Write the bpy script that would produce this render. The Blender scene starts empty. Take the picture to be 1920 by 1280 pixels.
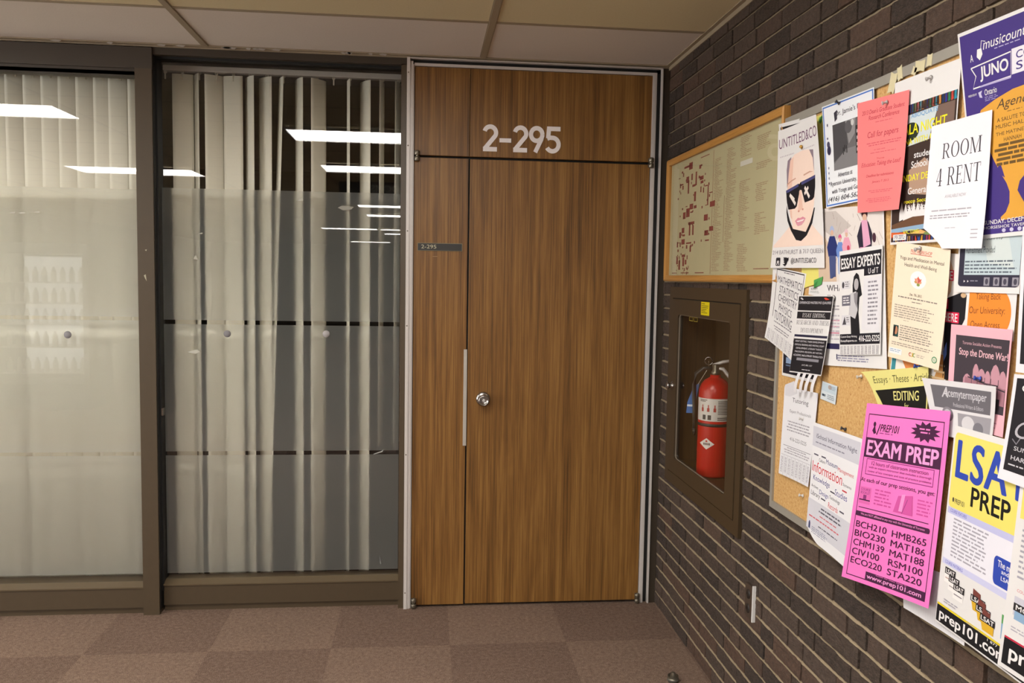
import bpy, bmesh, math, random
from mathutils import Vector, Matrix

# ------------------------------------------------------------------ camera, world, light levels, exposure
scene = bpy.context.scene
cam_data = bpy.data.cameras.new('camera')
cam_data.sensor_width = 36.0
cam_data.lens = 1580.0 / 1920.0 * 36.0
cam_data.clip_start = 0.05
camera = bpy.data.objects.new('camera', cam_data)
scene.collection.objects.link(camera)
_r = Vector((0.994614, -0.102355, 0.016304)); _u = Vector((-0.008526, 0.075972, 0.997073)); _d = Vector((0.103295, 0.991843, -0.07469))
camera.matrix_world = Matrix(((_r.x, _u.x, -_d.x, -1.14608), (_r.y, _u.y, -_d.y, -3.97629), (_r.z, _u.z, -_d.z, 1.5888), (0, 0, 0, 1)))
scene.camera = camera

world = bpy.data.worlds.new('world'); scene.world = world
world.use_nodes = True
world.node_tree.nodes['Background'].inputs[0].default_value = (1.0, 0.97, 0.93, 1)
world.node_tree.nodes['Background'].inputs[1].default_value = 2.7  # fill level, set high to brighten the hall through its open left side

LAMP = 14.0          # radiance of the fluorescent diffusers
LAMP_COLOUR = (1.0, 0.965, 0.91)
scene.view_settings.view_transform = 'Standard'
scene.view_settings.look = 'None'
scene.view_settings.gamma = 1.0
scene.view_settings.use_curve_mapping = False
scene.view_settings.exposure = 0.92

R = random.Random(295)
PI = math.pi
C = scene.collection

# ------------------------------------------------------------------ colours and materials
def lin(c):
    return c / 12.92 if c <= 0.04045 else ((c + 0.055) / 1.055) ** 2.4
ALBEDO = 0.75       # reflectance of the brightest pigment
def rgb(h):
    h = h.lstrip('#')
    return tuple(ALBEDO * lin(int(h[i:i + 2], 16) / 255.0) for i in (0, 2, 4))

_mats = {}
def new_mat(name):
    m = bpy.data.materials.new(name); m.use_nodes = True
    nt = m.node_tree
    return m, nt, nt.nodes['Principled BSDF']

def plain(h, rough=0.6, metal=0.0, bump=0.0, scale=60.0, vary=0.04, spec=0.5):
    """a surface of one colour with a slight procedural mottling"""
    key = (h, rough, metal, bump, scale, vary, spec)
    if key in _mats: return _mats[key]
    m, nt, b = new_mat('surface_' + h.lstrip('#'))
    col = rgb(h)
    tc = nt.nodes.new('ShaderNodeTexCoord')
    no = nt.nodes.new('ShaderNodeTexNoise'); no.inputs['Scale'].default_value = scale; no.inputs['Detail'].default_value = 4
    nt.links.new(tc.outputs['Object'], no.inputs['Vector'])
    mix = nt.nodes.new('ShaderNodeMix'); mix.data_type = 'RGBA'
    mix.inputs['A'].default_value = tuple(max(0, c * (1 - vary)) for c in col) + (1,)
    mix.inputs['B'].default_value = tuple(min(1, c * (1 + vary)) for c in col) + (1,)
    nt.links.new(no.outputs['Fac'], mix.inputs['Factor'])
    nt.links.new(mix.outputs['Result'], b.inputs['Base Color'])
    b.inputs['Roughness'].default_value = rough; b.inputs['Metallic'].default_value = metal
    b.inputs['Specular IOR Level'].default_value = spec
    if bump:
        bp = nt.nodes.new('ShaderNodeBump'); bp.inputs['Strength'].default_value = bump; bp.inputs['Distance'].default_value = 0.002
        nt.links.new(no.outputs['Fac'], bp.inputs['Height']); nt.links.new(bp.outputs['Normal'], b.inputs['Normal'])
    _mats[key] = m
    return m

def ink(h):
    return plain(h, 0.62, vary=0.02, spec=0.3)

def lamp_mat(name, col, strength):
    m = bpy.data.materials.new(name); m.use_nodes = True
    nt = m.node_tree; nt.nodes.clear()
    e = nt.nodes.new('ShaderNodeEmission'); e.inputs[0].default_value = tuple(col) + (1,); e.inputs[1].default_value = strength
    o = nt.nodes.new('ShaderNodeOutputMaterial'); nt.links.new(e.outputs[0], o.inputs[0])
    return m

def glass_mat(name, tint=(0.97, 0.98, 0.97), gain=1.7):
    """thin plate glass: clear sheet with mirror reflection growing with the viewing angle"""
    m = bpy.data.materials.new(name); m.use_nodes = True
    nt = m.node_tree; nt.nodes.clear()
    t = nt.nodes.new('ShaderNodeBsdfTransparent'); t.inputs[0].default_value = tint + (1,)
    g = nt.nodes.new('ShaderNodeBsdfGlossy'); g.inputs['Roughness'].default_value = 0.0; g.inputs[0].default_value = (1, 1, 1, 1)
    ge = nt.nodes.new('ShaderNodeNewGeometry')
    dp = nt.nodes.new('ShaderNodeVectorMath'); dp.operation = 'DOT_PRODUCT'
    nt.links.new(ge.outputs['Normal'], dp.inputs[0]); nt.links.new(ge.outputs['Incoming'], dp.inputs[1])
    c = mathn(nt, 'SUBTRACT', 1.0, mathn(nt, 'ABSOLUTE', dp.outputs['Value']))
    fr = mathn(nt, 'ADD', mathn(nt, 'MULTIPLY', mathn(nt, 'POWER', c, 5.0), 0.96), 0.04)
    fac = mathn(nt, 'MINIMUM', mathn(nt, 'MULTIPLY', fr, gain), 1.0)
    mx = nt.nodes.new('ShaderNodeMixShader'); o = nt.nodes.new('ShaderNodeOutputMaterial')
    nt.links.new(fac, mx.inputs[0])
    nt.links.new(t.outputs[0], mx.inputs[1]); nt.links.new(g.outputs[0], mx.inputs[2]); nt.links.new(mx.outputs[0], o.inputs[0])
    return m

def film_mat():
    """translucent privacy film: mostly scattered transmission with a milky face"""
    m = bpy.data.materials.new('privacy_film'); m.use_nodes = True
    nt = m.node_tree; nt.nodes.clear()
    r = nt.nodes.new('ShaderNodeBsdfRefraction'); r.inputs['Roughness'].default_value = 0.58; r.inputs['IOR'].default_value = 1.3
    r.inputs[0].default_value = (0.97, 0.97, 0.95, 1)
    t = nt.nodes.new('ShaderNodeBsdfTransparent')
    d = nt.nodes.new('ShaderNodeBsdfDiffuse'); d.inputs[0].default_value = (0.72, 0.73, 0.70, 1)
    a = nt.nodes.new('ShaderNodeMixShader'); a.inputs[0].default_value = 0.06
    b = nt.nodes.new('ShaderNodeMixShader'); b.inputs[0].default_value = 0.12
    o = nt.nodes.new('ShaderNodeOutputMaterial')
    nt.links.new(r.outputs[0], a.inputs[1]); nt.links.new(t.outputs[0], a.inputs[2])
    nt.links.new(a.outputs[0], b.inputs[1]); nt.links.new(d.outputs[0], b.inputs[2]); nt.links.new(b.outputs[0], o.inputs[0])
    return m

def vane_mat():
    m, nt, b = new_mat('bright_vinyl')
    n = noise(nt, objcoord(nt), 200)
    nt.links.new(mixc(nt, n, (0.90, 0.86, 0.74), (0.93, 0.89, 0.77)), b.inputs['Base Color']); b.inputs['Roughness'].default_value = 0.7
    return m

def white_vinyl():
    m, nt, b = new_mat('white_vinyl')
    n = noise(nt, objcoord(nt), 90)
    nt.links.new(mixc(nt, n, (0.84, 0.79, 0.79), (0.88, 0.84, 0.84)), b.inputs['Base Color']); b.inputs['Roughness'].default_value = 0.5
    return m

def N(nt, kind, **kw):
    n = nt.nodes.new(kind)
    for k, v in kw.items(): setattr(n, k, v)
    return n
def mathn(nt, op, a, b=None):
    n = nt.nodes.new('ShaderNodeMath'); n.operation = op
    for i, v in enumerate((a, b)):
        if v is None: continue
        if isinstance(v, (int, float)): n.inputs[i].default_value = v
        else: nt.links.new(v, n.inputs[i])
    return n.outputs[0]
def ramp(nt, fac, stops):
    n = nt.nodes.new('ShaderNodeValToRGB')
    el = n.color_ramp.elements
    while len(el) < len(stops): el.new(0.5)
    for e, (p, c) in zip(el, stops):
        e.position = p; e.color = tuple(c) + (1,)
    nt.links.new(fac, n.inputs[0])
    return n.outputs[0]
def mixc(nt, fac, a, b, mode='MIX'):
    n = nt.nodes.new('ShaderNodeMix'); n.data_type = 'RGBA'; n.blend_type = mode
    for key, v in (('Factor', fac), ('A', a), ('B', b)):
        if isinstance(v, (int, float)): n.inputs[key].default_value = v
        elif isinstance(v, tuple): n.inputs[key].default_value = tuple(v) + (1,)
        else: nt.links.new(v, n.inputs[key])
    return n.outputs['Result']
def noise(nt, vec, scale, detail=4, rough=0.5, dist=0.0):
    n = nt.nodes.new('ShaderNodeTexNoise')
    n.inputs['Scale'].default_value = scale; n.inputs['Detail'].default_value = detail
    n.inputs['Roughness'].default_value = rough; n.inputs['Distortion'].default_value = dist
    nt.links.new(vec, n.inputs['Vector'])
    return n.outputs['Fac']
def mapping(nt, vec, scale=(1, 1, 1), loc=(0, 0, 0)):
    n = nt.nodes.new('ShaderNodeMapping'); n.inputs['Scale'].default_value = scale; n.inputs['Location'].default_value = loc
    nt.links.new(vec, n.inputs['Vector'])
    return n.outputs[0]
def objcoord(nt):
    return nt.nodes.new('ShaderNodeTexCoord').outputs['Object']
def bump(nt, b, height, strength, dist):
    n = nt.nodes.new('ShaderNodeBump'); n.inputs['Strength'].default_value = strength; n.inputs['Distance'].default_value = dist
    nt.links.new(height, n.inputs['Height']); nt.links.new(n.outputs[0], b.inputs['Normal'])

def wood_mat(name, dark, mid, light, seed=0.0, along='z', rough=0.42):
    m, nt, b = new_mat(name)
    v = objcoord(nt)
    s = {'z': (1, 1, 0.014), 'y': (1, 0.03, 1), 'x': (0.03, 1, 1)}[along]
    s2 = {'z': (1, 1, 0.09), 'y': (1, 0.09, 1), 'x': (0.09, 1, 1)}[along]
    fine = noise(nt, mapping(nt, v, s, (seed, seed, seed)), 240, 5, 0.65)
    streak = noise(nt, mapping(nt, v, s, (seed + 3, 0, seed)), 42, 4, 0.6, 0.6)
    broad = noise(nt, mapping(nt, v, s2, (seed, 5, 2)), 9, 3, 0.5, 1.6)
    f = mathn(nt, 'ADD', mathn(nt, 'MULTIPLY', fine, 0.44), mathn(nt, 'ADD', mathn(nt, 'MULTIPLY', streak, 0.34), mathn(nt, 'MULTIPLY', broad, 0.22)))
    nt.links.new(ramp(nt, f, [(0.37, rgb(dark)), (0.49, rgb(mid)), (0.61, rgb(light))]), b.inputs['Base Color'])
    b.inputs['Roughness'].default_value = rough
    b.inputs['Specular IOR Level'].default_value = 0.4
    bump(nt, b, fine, 0.06, 0.001)
    return m

def brick_mat():
    m, nt, b = new_mat('dark_textured_brick')
    v = objcoord(nt)
    at = nt.nodes.new('ShaderNodeAttribute'); at.attribute_name = 'brick_tone'
    tone = ramp(nt, at.outputs['Fac'], [(0.0, rgb('#51423a')), (0.35, rgb('#635145')), (0.7, rgb('#705c50')), (1.0, rgb('#7a5b49'))])
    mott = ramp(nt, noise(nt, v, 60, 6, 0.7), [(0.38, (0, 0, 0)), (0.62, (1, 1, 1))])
    speck = noise(nt, mapping(nt, v, (1, 1, 1.8)), 210, 4, 0.7)
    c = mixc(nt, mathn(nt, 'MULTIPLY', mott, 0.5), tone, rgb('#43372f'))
    rust = ramp(nt, noise(nt, v, 9, 5, 0.7), [(0.66, (0, 0, 0)), (0.76, (1, 1, 1))])
    c = mixc(nt, mathn(nt, 'MULTIPLY', rust, 0.5), c, rgb('#8a4f34'))
    c = mixc(nt, ramp(nt, speck, [(0.56, (0, 0, 0)), (0.70, (0.55, 0.55, 0.55))]), c, rgb('#9c8471'))
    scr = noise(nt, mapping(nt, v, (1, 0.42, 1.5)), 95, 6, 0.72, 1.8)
    # groove shade painted as dark scratches on scored bricks, little on smooth ones
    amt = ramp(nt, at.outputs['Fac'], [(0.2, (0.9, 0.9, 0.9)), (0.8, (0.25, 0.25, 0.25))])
    groove_shade = mixc(nt, amt, (1.0, 1.0, 1.0), ramp(nt, scr, [(0.43, (0.42, 0.40, 0.39)), (0.52, (1, 1, 1))]))
    nt.links.new(mixc(nt, 1.0, c, groove_shade, 'MULTIPLY'), b.inputs['Base Color'])
    b.inputs['Roughness'].default_value = 0.8
    bump(nt, b, mathn(nt, 'ADD', scr, mathn(nt, 'MULTIPLY', speck, 0.4)), 0.8, 0.02)
    return m

def carpet_mat():
    m, nt, b = new_mat('carpet_tiles')
    v = objcoord(nt)
    sx = nt.nodes.new('ShaderNodeSeparateXYZ'); nt.links.new(v, sx.inputs[0])
    ix = mathn(nt, 'FLOOR', mathn(nt, 'DIVIDE', mathn(nt, 'ADD', sx.outputs[0], 0.009), 0.508))
    iy = mathn(nt, 'FLOOR', mathn(nt, 'DIVIDE', mathn(nt, 'ADD', sx.outputs[1], 0.425), 0.508))
    par = mathn(nt, 'PINGPONG', mathn(nt, 'ADD', ix, iy), 1.0)
    pile = noise(nt, mapping(nt, v, (1, 1, 1)), 330, 3, 0.75)
    blot = noise(nt, v, 60, 4, 0.7)
    wear = noise(nt, v, 3.0, 3, 0.6)
    f = mathn(nt, 'ADD', mathn(nt, 'MULTIPLY', pile, 0.75), mathn(nt, 'MULTIPLY', blot, 0.25))
    c = ramp(nt, f, [(0.34, rgb('#55453b')), (0.5, rgb('#8f7869')), (0.66, rgb('#c6b1a2'))])
    c = mixc(nt, 1.0, c, mixc(nt, par, (1.0, 0.98, 0.97), (0.83, 0.80, 0.80)), 'MULTIPLY')
    c = mixc(nt, 1.0, c, mixc(nt, wear, (0.86, 0.86, 0.86), (1.06, 1.04, 1.02)), 'MULTIPLY')
    nt.links.new(c, b.inputs['Base Color'])
    b.inputs['Roughness'].default_value = 0.95; b.inputs['Specular IOR Level'].default_value = 0.1
    bump(nt, b, pile, 0.55, 0.003)
    return m

def ceiling_mat():
    m, nt, b = new_mat('ceiling_tile')
    v = objcoord(nt)
    sx = nt.nodes.new('ShaderNodeSeparateXYZ'); nt.links.new(v, sx.inputs[0])
    row = mathn(nt, 'GREATER_THAN', sx.outputs[1], -0.55)
    c = mixc(nt, row, rgb('#f0e2b8'), rgb('#f2e8dd'))
    n = noise(nt, v, 150, 4, 0.6)
    c = mixc(nt, n, c, mixc(nt, 1.0, c, (0.84, 0.83, 0.82), 'MULTIPLY'))
    nt.links.new(c, b.inputs['Base Color']); b.inputs['Roughness'].default_value = 0.9
    bump(nt, b, n, 0.25, 0.002)
    return m

def cork_mat():
    m, nt, b = new_mat('cork')
    v = objcoord(nt)
    a = noise(nt, v, 130, 5, 0.7); d = noise(nt, v, 420, 3, 0.6)
    c = ramp(nt, a, [(0.30, rgb('#a9763f')), (0.42, rgb('#c99a5c')), (0.6, rgb('#d8af72')), (0.75, rgb('#e6c790'))])
    c = mixc(nt, ramp(nt, d, [(0.66, (0, 0, 0)), (0.72, (1, 1, 1))]), c, rgb('#8a5b2c'))
    nt.links.new(c, b.inputs['Base Color']); b.inputs['Roughness'].default_value = 0.9
    bump(nt, b, a, 0.4, 0.002)
    return m

M = dict(
    wood=wood_mat('teak_laminate', '#593c1c', '#895f2e', '#a87c42'),
    wood2=wood_mat('teak_laminate_offset', '#573a1b', '#875d2d', '#a67a41', 4.7),
    oak_v=wood_mat('oak_upright', '#a87433', '#c08a45', '#d09a55', 1.3, 'z', 0.45),
    oak_h=wood_mat('oak_rail', '#a87433', '#c08a45', '#d09a55', 2.3, 'y', 0.45),
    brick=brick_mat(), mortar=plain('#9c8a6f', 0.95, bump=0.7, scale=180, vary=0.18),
    carpet=carpet_mat(), ceil=ceiling_mat(), cork=cork_mat(),
    grid=plain('#a8987f', 0.6), bronze=plain('#554735', 0.42, vary=0.08, scale=30), bronze_dark=plain('#463c31', 0.45),
    black=plain('#0c0c0c', 0.6), alu=plain('#e6dfda', 0.4, 0.1), alu2=plain('#d4cfcc', 0.45, 0.2), steel=plain('#b9b5b2', 0.22, 0.95),
    nickel=plain('#8e8677', 0.35, 0.8), vane=vane_mat(), rail=plain('#b5b0aa', 0.5),
    clip=plain('#c9c2ae', 0.5), glass=glass_mat('plate_glass'), cabglass=glass_mat('cabinet_glass', (0.93, 0.92, 0.89), 0.8), film=film_mat(),
    dot=plain('#8f8c90', 0.6), dot2=plain('#b9b3b3', 0.6), cab=plain('#44341f', 0.5, vary=0.06, scale=25), cab_in=plain('#4d3b26', 0.55),
    red=plain('#c8261b', 0.3), redd=plain('#a01c14', 0.35), numeral=white_vinyl(), plate=plain('#2a2622', 0.4), plate_txt=plain('#d8cfae', 0.5),
    paper=plain('#e8e5e4', 0.6, vary=0.015, scale=12, spec=0.3), white=plain('#f2f0ee', 0.5),
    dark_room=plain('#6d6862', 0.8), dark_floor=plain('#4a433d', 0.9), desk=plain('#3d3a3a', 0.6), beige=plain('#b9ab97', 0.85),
)

# ------------------------------------------------------------------ mesh builder
class MB:
    def __init__(self): self.v = []; self.f = []; self.mi = []; self.m = 0; self.smooth = []; self.sm = False
    def add(self, vs, fs):
        o = len(self.v); self.v += [tuple(p) for p in vs]
        for f in fs: self.f.append([i + o for i in f]); self.mi.append(self.m); self.smooth.append(self.sm)
    def box(self, x0, x1, y0, y1, z0, z1):
        x0, x1 = min(x0, x1), max(x0, x1); y0, y1 = min(y0, y1), max(y0, y1); z0, z1 = min(z0, z1), max(z0, z1)
        self.add([(x0, y0, z0), (x1, y0, z0), (x1, y1, z0), (x0, y1, z0), (x0, y0, z1), (x1, y0, z1), (x1, y1, z1), (x0, y1, z1)],
                 [(0, 3, 2, 1), (4, 5, 6, 7), (0, 1, 5, 4), (1, 2, 6, 5), (2, 3, 7, 6), (3, 0, 4, 7)])
        return self
    def bevbox(self, x0, x1, y0, y1, z0, z1, b=0.003, seg=2):
        bm = bmesh.new()
        bmesh.ops.create_cube(bm, size=1.0)
        for v in bm.verts:
            v.co = Vector(((x0 + x1) / 2 + v.co.x * abs(x1 - x0), (y0 + y1) / 2 + v.co.y * abs(y1 - y0), (z0 + z1) / 2 + v.co.z * abs(z1 - z0)))
        bmesh.ops.bevel(bm, geom=list(bm.edges), offset=b, segments=seg, affect='EDGES', profile=0.5)
        bm.verts.index_update()
        self.add([v.co for v in bm.verts], [[v.index for v in f.verts] for f in bm.faces]); bm.free()
        return self
    def quad(self, a, b, c, d): self.add([a, b, c, d], [(0, 1, 2, 3)]); return self
    def prism(self, pts, axis, a0, a1):
        """closed 2-D outline pushed along an axis ('x','y','z')"""
        def p3(p, a): return {'x': (a, p[0], p[1]), 'y': (p[0], a, p[1]), 'z': (p[0], p[1], a)}[axis]
        n = len(pts)
        self.add([p3(p, a0) for p in pts] + [p3(p, a1) for p in pts],
                 [list(range(n))[::-1], list(range(n, 2 * n))] + [(i, (i + 1) % n, n + (i + 1) % n, n + i) for i in range(n)])
        return self
    def lathe(self, prof, origin, axis=(0, 0, 1), n=32):
        """profile of (radius, height) turned about an axis through origin"""
        a = Vector(axis).normalized(); t = Vector((1, 0, 0)) if abs(a.x) < 0.9 else Vector((0, 1, 0))
        e1 = a.cross(t).normalized(); e2 = a.cross(e1); o = Vector(origin)
        vs, fs = [], []
        for r, h in prof:
            for k in range(n):
                w = 2 * PI * k / n
                vs.append(o + a * h + e1 * (r * math.cos(w)) + e2 * (r * math.sin(w)))
        for j in range(len(prof) - 1):
            for k in range(n):
                k2 = (k + 1) % n
                fs.append((j * n + k, j * n + k2, (j + 1) * n + k2, (j + 1) * n + k))
        fs.append(tuple(range(n))[::-1]); fs.append(tuple(range((len(prof) - 1) * n, len(prof) * n)))
        s = self.sm; self.sm = True; self.add(vs, fs); self.sm = s
        return self
    def tube(self, pts, r, n=10):
        pts = [Vector(p) for p in pts]; vs, fs = [], []
        up = Vector((0, 0, 1))
        for i, p in enumerate(pts):
            d = (pts[min(i + 1, len(pts) - 1)] - pts[max(i - 1, 0)]).normalized()
            e1 = d.cross(up if abs(d.z) < 0.95 else Vector((1, 0, 0))).normalized(); e2 = d.cross(e1)
            rr = r[i] if isinstance(r, (list, tuple)) else r
            for k in range(n):
                w = 2 * PI * k / n; vs.append(p + e1 * rr * math.cos(w) + e2 * rr * math.sin(w))
        for j in range(len(pts) - 1):
            for k in range(n):
                k2 = (k + 1) % n; fs.append((j * n + k, j * n + k2, (j + 1) * n + k2, (j + 1) * n + k))
        fs.append(tuple(range(n))[::-1]); fs.append(tuple(range((len(pts) - 1) * n, len(pts) * n)))
        s = self.sm; self.sm = True; self.add(vs, fs); self.sm = s
        return self
    def build(self, name, mats, parent=None, solid=0.0):
        if not isinstance(mats, (list, tuple)): mats = [mats]
        o = parent; off = Vector((0, 0, 0))
        while o is not None: off += o.location; o = o.parent
        me = bpy.data.meshes.new(name)
        me.from_pydata([tuple(Vector(p) - off) for p in self.v], [], self.f)
        for m in mats: me.materials.append(m)
        me.polygons.foreach_set('material_index', self.mi)
        me.polygons.foreach_set('use_smooth', self.smooth)
        me.update()
        ob = bpy.data.objects.new(name, me); C.objects.link(ob)
        if parent is not None: ob.parent = parent
        if solid:
            md = ob.modifiers.new('thickness', 'SOLIDIFY'); md.thickness = solid; md.offset = -1
        return ob

def tag(o, label=None, cat=None, group=None, kind=None):
    if label: o['label'] = label
    if cat: o['category'] = cat
    if group: o['group'] = group
    if kind: o['kind'] = kind
    return o
def thing(name, loc, label=None, cat=None, group=None, kind=None):
    o = bpy.data.objects.new(name, None); o.empty_display_size = 0.05
    C.objects.link(o); o.location = loc
    return tag(o, label, cat, group, kind)
def shade_auto(o, ang=35):
    bm = bmesh.new(); bm.from_mesh(o.data)
    for f in bm.faces: f.smooth = True
    for e in bm.edges:
        if len(e.link_faces) == 2 and e.calc_face_angle(0) > math.radians(ang): e.smooth = False
    bm.to_mesh(o.data); bm.free()

# ------------------------------------------------------------------ lettering
_font = bpy.data.curves.new('lettering', 'FONT')
_font_ob = bpy.data.objects.new('lettering', _font)
_tc = {}
def text_mesh(s, bold=0.0, ital=0.0, space=1.0):
    """triangles of a line of lettering, scaled so its ink fills 0..1 by 0..1"""
    k = (s, bold, ital, space)
    if k in _tc: return _tc[k]
    _font.body = s; _font.offset = bold; _font.shear = ital; _font.space_character = space; _font.resolution_u = 4
    me = _font_ob.to_mesh()
    vs = [(v.co.x, v.co.y) for v in me.vertices]; fs = [tuple(p.vertices) for p in me.polygons]
    _font_ob.to_mesh_clear()
    x0 = min(v[0] for v in vs); x1 = max(v[0] for v in vs); y0 = min(v[1] for v in vs); y1 = max(v[1] for v in vs)
    vs = [((x - x0) / max(x1 - x0, 1e-6), (y - y0) / max(y1 - y0, 1e-6)) for x, y in vs]
    _tc[k] = (vs, fs)
    return vs, fs

def serif_glyph(ch):
    """roman capitals drawn from stems, hairlines and bowls; returns (quads, width)"""
    q = []
    TH, HL = 0.125, 0.04
    def rect(x0, y0, x1, y1): q.append([(x0, y0), (x1, y0), (x1, y1), (x0, y1)])
    def stem(x, top=True, bot=True, w=TH):
        rect(x, 0, x + w, 1)
        if bot: rect(x - 0.09, 0, x + w + 0.09, HL)
        if top: rect(x - 0.09, 1 - HL, x + w + 0.09, 1)
    def diag(x0, y0, x1, y1, w): q.append([(x0, y0), (x0 + w, y0), (x1 + w, y1), (x1, y1)])
    def ring(cx, cy, rx, ry, a0, a1, tx=TH, ty=HL, n=18):
        for i in range(n):
            p = []
            for a, o in ((i, 1), (i + 1, 1), (i + 1, 0), (i, 0)):
                w = math.radians(a0 + (a1 - a0) * a / n)
                p.append((cx + (rx - (0 if o else tx)) * math.cos(w), cy + (ry - (0 if o else ty)) * math.sin(w)))
            q.append(p)
    W = 0.7
    if ch == 'R': stem(0.1); rect(0.1, 1 - HL, 0.4, 1); rect(0.1, 0.47, 0.4, 0.47 + HL); ring(0.4, 0.735, 0.27, 0.265, -90, 90); diag(0.62, 0, 0.33, 0.48, TH); rect(0.6, 0, 0.82, HL); W = 0.82
    elif ch == 'O': ring(0.42, 0.5, 0.4, 0.52, 0, 360, n=30); W = 0.86
    elif ch == 'M': stem(0.1, w=HL); stem(0.86); diag(0.46, 0, 0.1, 1, TH); diag(0.46, 0, 0.86, 1, HL); rect(0.8, 1 - HL, 1.05, 1); W = 1.08
    elif ch == '4': rect(0.36, 0, 0.36 + TH, 1); rect(0.26, 0, 0.58, HL); rect(0.02, 0.27, 0.62, 0.27 + HL); diag(0.02, 0.28, 0.36, 1, 0.05); W = 0.64
    elif ch == 'E': stem(0.1); rect(0.1, 0, 0.6, HL); rect(0.1, 1 - HL, 0.58, 1); rect(0.2, 0.5, 0.46, 0.5 + HL); rect(0.58, 0, 0.62, 0.22); rect(0.55, 0.8, 0.59, 1); rect(0.45, 0.42, 0.48, 0.62); W = 0.68
    elif ch == 'N': stem(0.12, bot=True, w=HL); diag(0.64, 0, 0.1, 1, TH); rect(0.72, 0, 0.72 + HL, 1); rect(0.6, 1 - HL, 0.88, 1); W = 0.9
    elif ch == 'T': stem(0.29, top=False); rect(0.02, 1 - HL, 0.68, 1); rect(0.02, 0.78, 0.05, 1); rect(0.65, 0.78, 0.68, 1); W = 0.7
    elif ch == 'I': stem(0.1); W = 0.34
    elif ch == 'L': stem(0.1); rect(0.1, 0, 0.6, HL); rect(0.58, 0, 0.62, 0.24); W = 0.64
    elif ch == 'D': stem(0.1); rect(0.1, 0, 0.4, HL); rect(0.1, 1 - HL, 0.4, 1); ring(0.4, 0.5, 0.38, 0.5, -90, 90); W = 0.82
    elif ch == 'P': stem(0.1); rect(0.1, 1 - HL, 0.36, 1); rect(0.1, 0.43, 0.36, 0.43 + HL); ring(0.36, 0.715, 0.27, 0.285, -90, 90); W = 0.66
    elif ch == 'H': stem(0.1); stem(0.62); rect(0.2, 0.5, 0.64, 0.5 + HL); W = 0.84
    elif ch == 'V': diag(0.34, 0, 0.02, 1, TH); diag(0.36, 0, 0.66, 1, HL); rect(-0.06, 1 - HL, 0.22, 1); rect(0.56, 1 - HL, 0.8, 1); W = 0.8
    elif ch == 'A': diag(0.02, 0, 0.34, 1, HL); diag(0.6, 0, 0.32, 1, TH); rect(0.14, 0.34, 0.58, 0.34 + HL); rect(-0.06, 0, 0.16, HL); rect(0.52, 0, 0.8, HL); W = 0.8
    elif ch == 'C': ring(0.42, 0.5, 0.4, 0.52, 45, 315, n=24); rect(0.68, 0.72, 0.71, 0.98); W = 0.78
    elif ch == 'S': ring(0.3, 0.75, 0.25, 0.27, 30, 270, 0.1, HL); ring(0.3, 0.27, 0.27, 0.29, 90, -150, 0.1, HL); W = 0.6
    elif ch == 'Y': stem(0.3, top=False); q.pop(-2); rect(0.3, 0, 0.3 + TH, 0.46); diag(0.3, 0.44, 0.0, 1, TH); diag(0.36, 0.44, 0.64, 1, HL); rect(-0.06, 1 - HL, 0.2, 1); rect(0.54, 1 - HL, 0.78, 1); W = 0.76
    elif ch == 'G': ring(0.42, 0.5, 0.4, 0.52, 45, 315, n=24); rect(0.60, 0.06, 0.72, 0.42); rect(0.48, 0.42, 0.82, 0.42 + HL); W = 0.84
    elif ch == ',': diag(0.05, -0.15, 0.1, 0.08, 0.08); W = 0.25
    else: W = 0.4
    return q, W
def serif_mesh(s):
    vs, fs, x = [], [], 0.0
    for ch in s:
        q, w = serif_glyph(ch)
        for p in q:
            o = len(vs); vs += [(a + x, b) for a, b in p]; fs.append(tuple(range(o, o + 4)))
        x += w + 0.06
    return [(a / x, b) for a, b in vs], fs

# ------------------------------------------------------------------ the setting
CEIL = 2.60
def struct(ob, label=None):
    ob['kind'] = 'structure'
    if label: ob['label'] = label
    return ob
b = MB(); b.box(-8.0, 0.3, -24.0, 0.139, -0.05, 0.0)
struct(b.build('floor', M['carpet']), 'brown carpet tile floor laid in a checkerboard')
b = MB(); b.box(-8.0, 0.3, -24.0, 0.2, CEIL, CEIL + 0.05)
ceiling = struct(b.build('ceiling', M['ceil']), 'dropped ceiling of large beige tiles')
# tee bars: wide ones running into the glass wall, thin ones across
for x in (-0.888, -2.128, -3.37, -4.61, -5.85):
    b = MB(); b.box(x - 0.013, x + 0.013, -24, 0.0, CEIL - 0.005, CEIL); b.box(x - 0.017, x + 0.017, -24, 0.0, CEIL - 0.0015, CEIL)
    b.build('tee_bar', M['grid'], ceiling)
y = -0.555
while y > -23.5:
    b = MB(); b.box(-8, -0.001, y - 0.011, y + 0.011, CEIL - 0.0025, CEIL); b.build('tee_bar', M['grid'], ceiling); y -= 0.61
b = MB(); b.box(-0.024, 0.0, -12, 0.0, CEIL - 0.004, CEIL); b.box(-0.0075, 0.0, -12, 0.0, CEIL - 0.022, CEIL)
struct(b.build('trim_1', M['grid']), 'beige wall angle between ceiling and brick')
b = MB(); b.box(-4.4, 0.0, -0.022, 0.0, CEIL - 0.006, CEIL); b.box(-4.4, 0.0, -0.004, 0.0, CEIL - 0.013, CEIL)
t2 = struct(b.build('trim_2', M['grid']), 'beige wall angle between ceiling and glass wall')
for k in range(16):
    x = R.uniform(-2.1, -1.3) if k < 12 else R.uniform(-3.0, -2.2); w = R.uniform(0.008, 0.05)
    b = MB(); b.prism([(x, CEIL - 0.009), (x + w * 0.4, CEIL - 0.004), (x + w, CEIL - 0.007), (x + w * 0.8, CEIL - 0.014), (x + w * 0.3, CEIL - 0.012)], 'y', -0.026, -0.021)
    b.build('plaster_crumb', plain('#bdb3a8', 0.9), t2)

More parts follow.
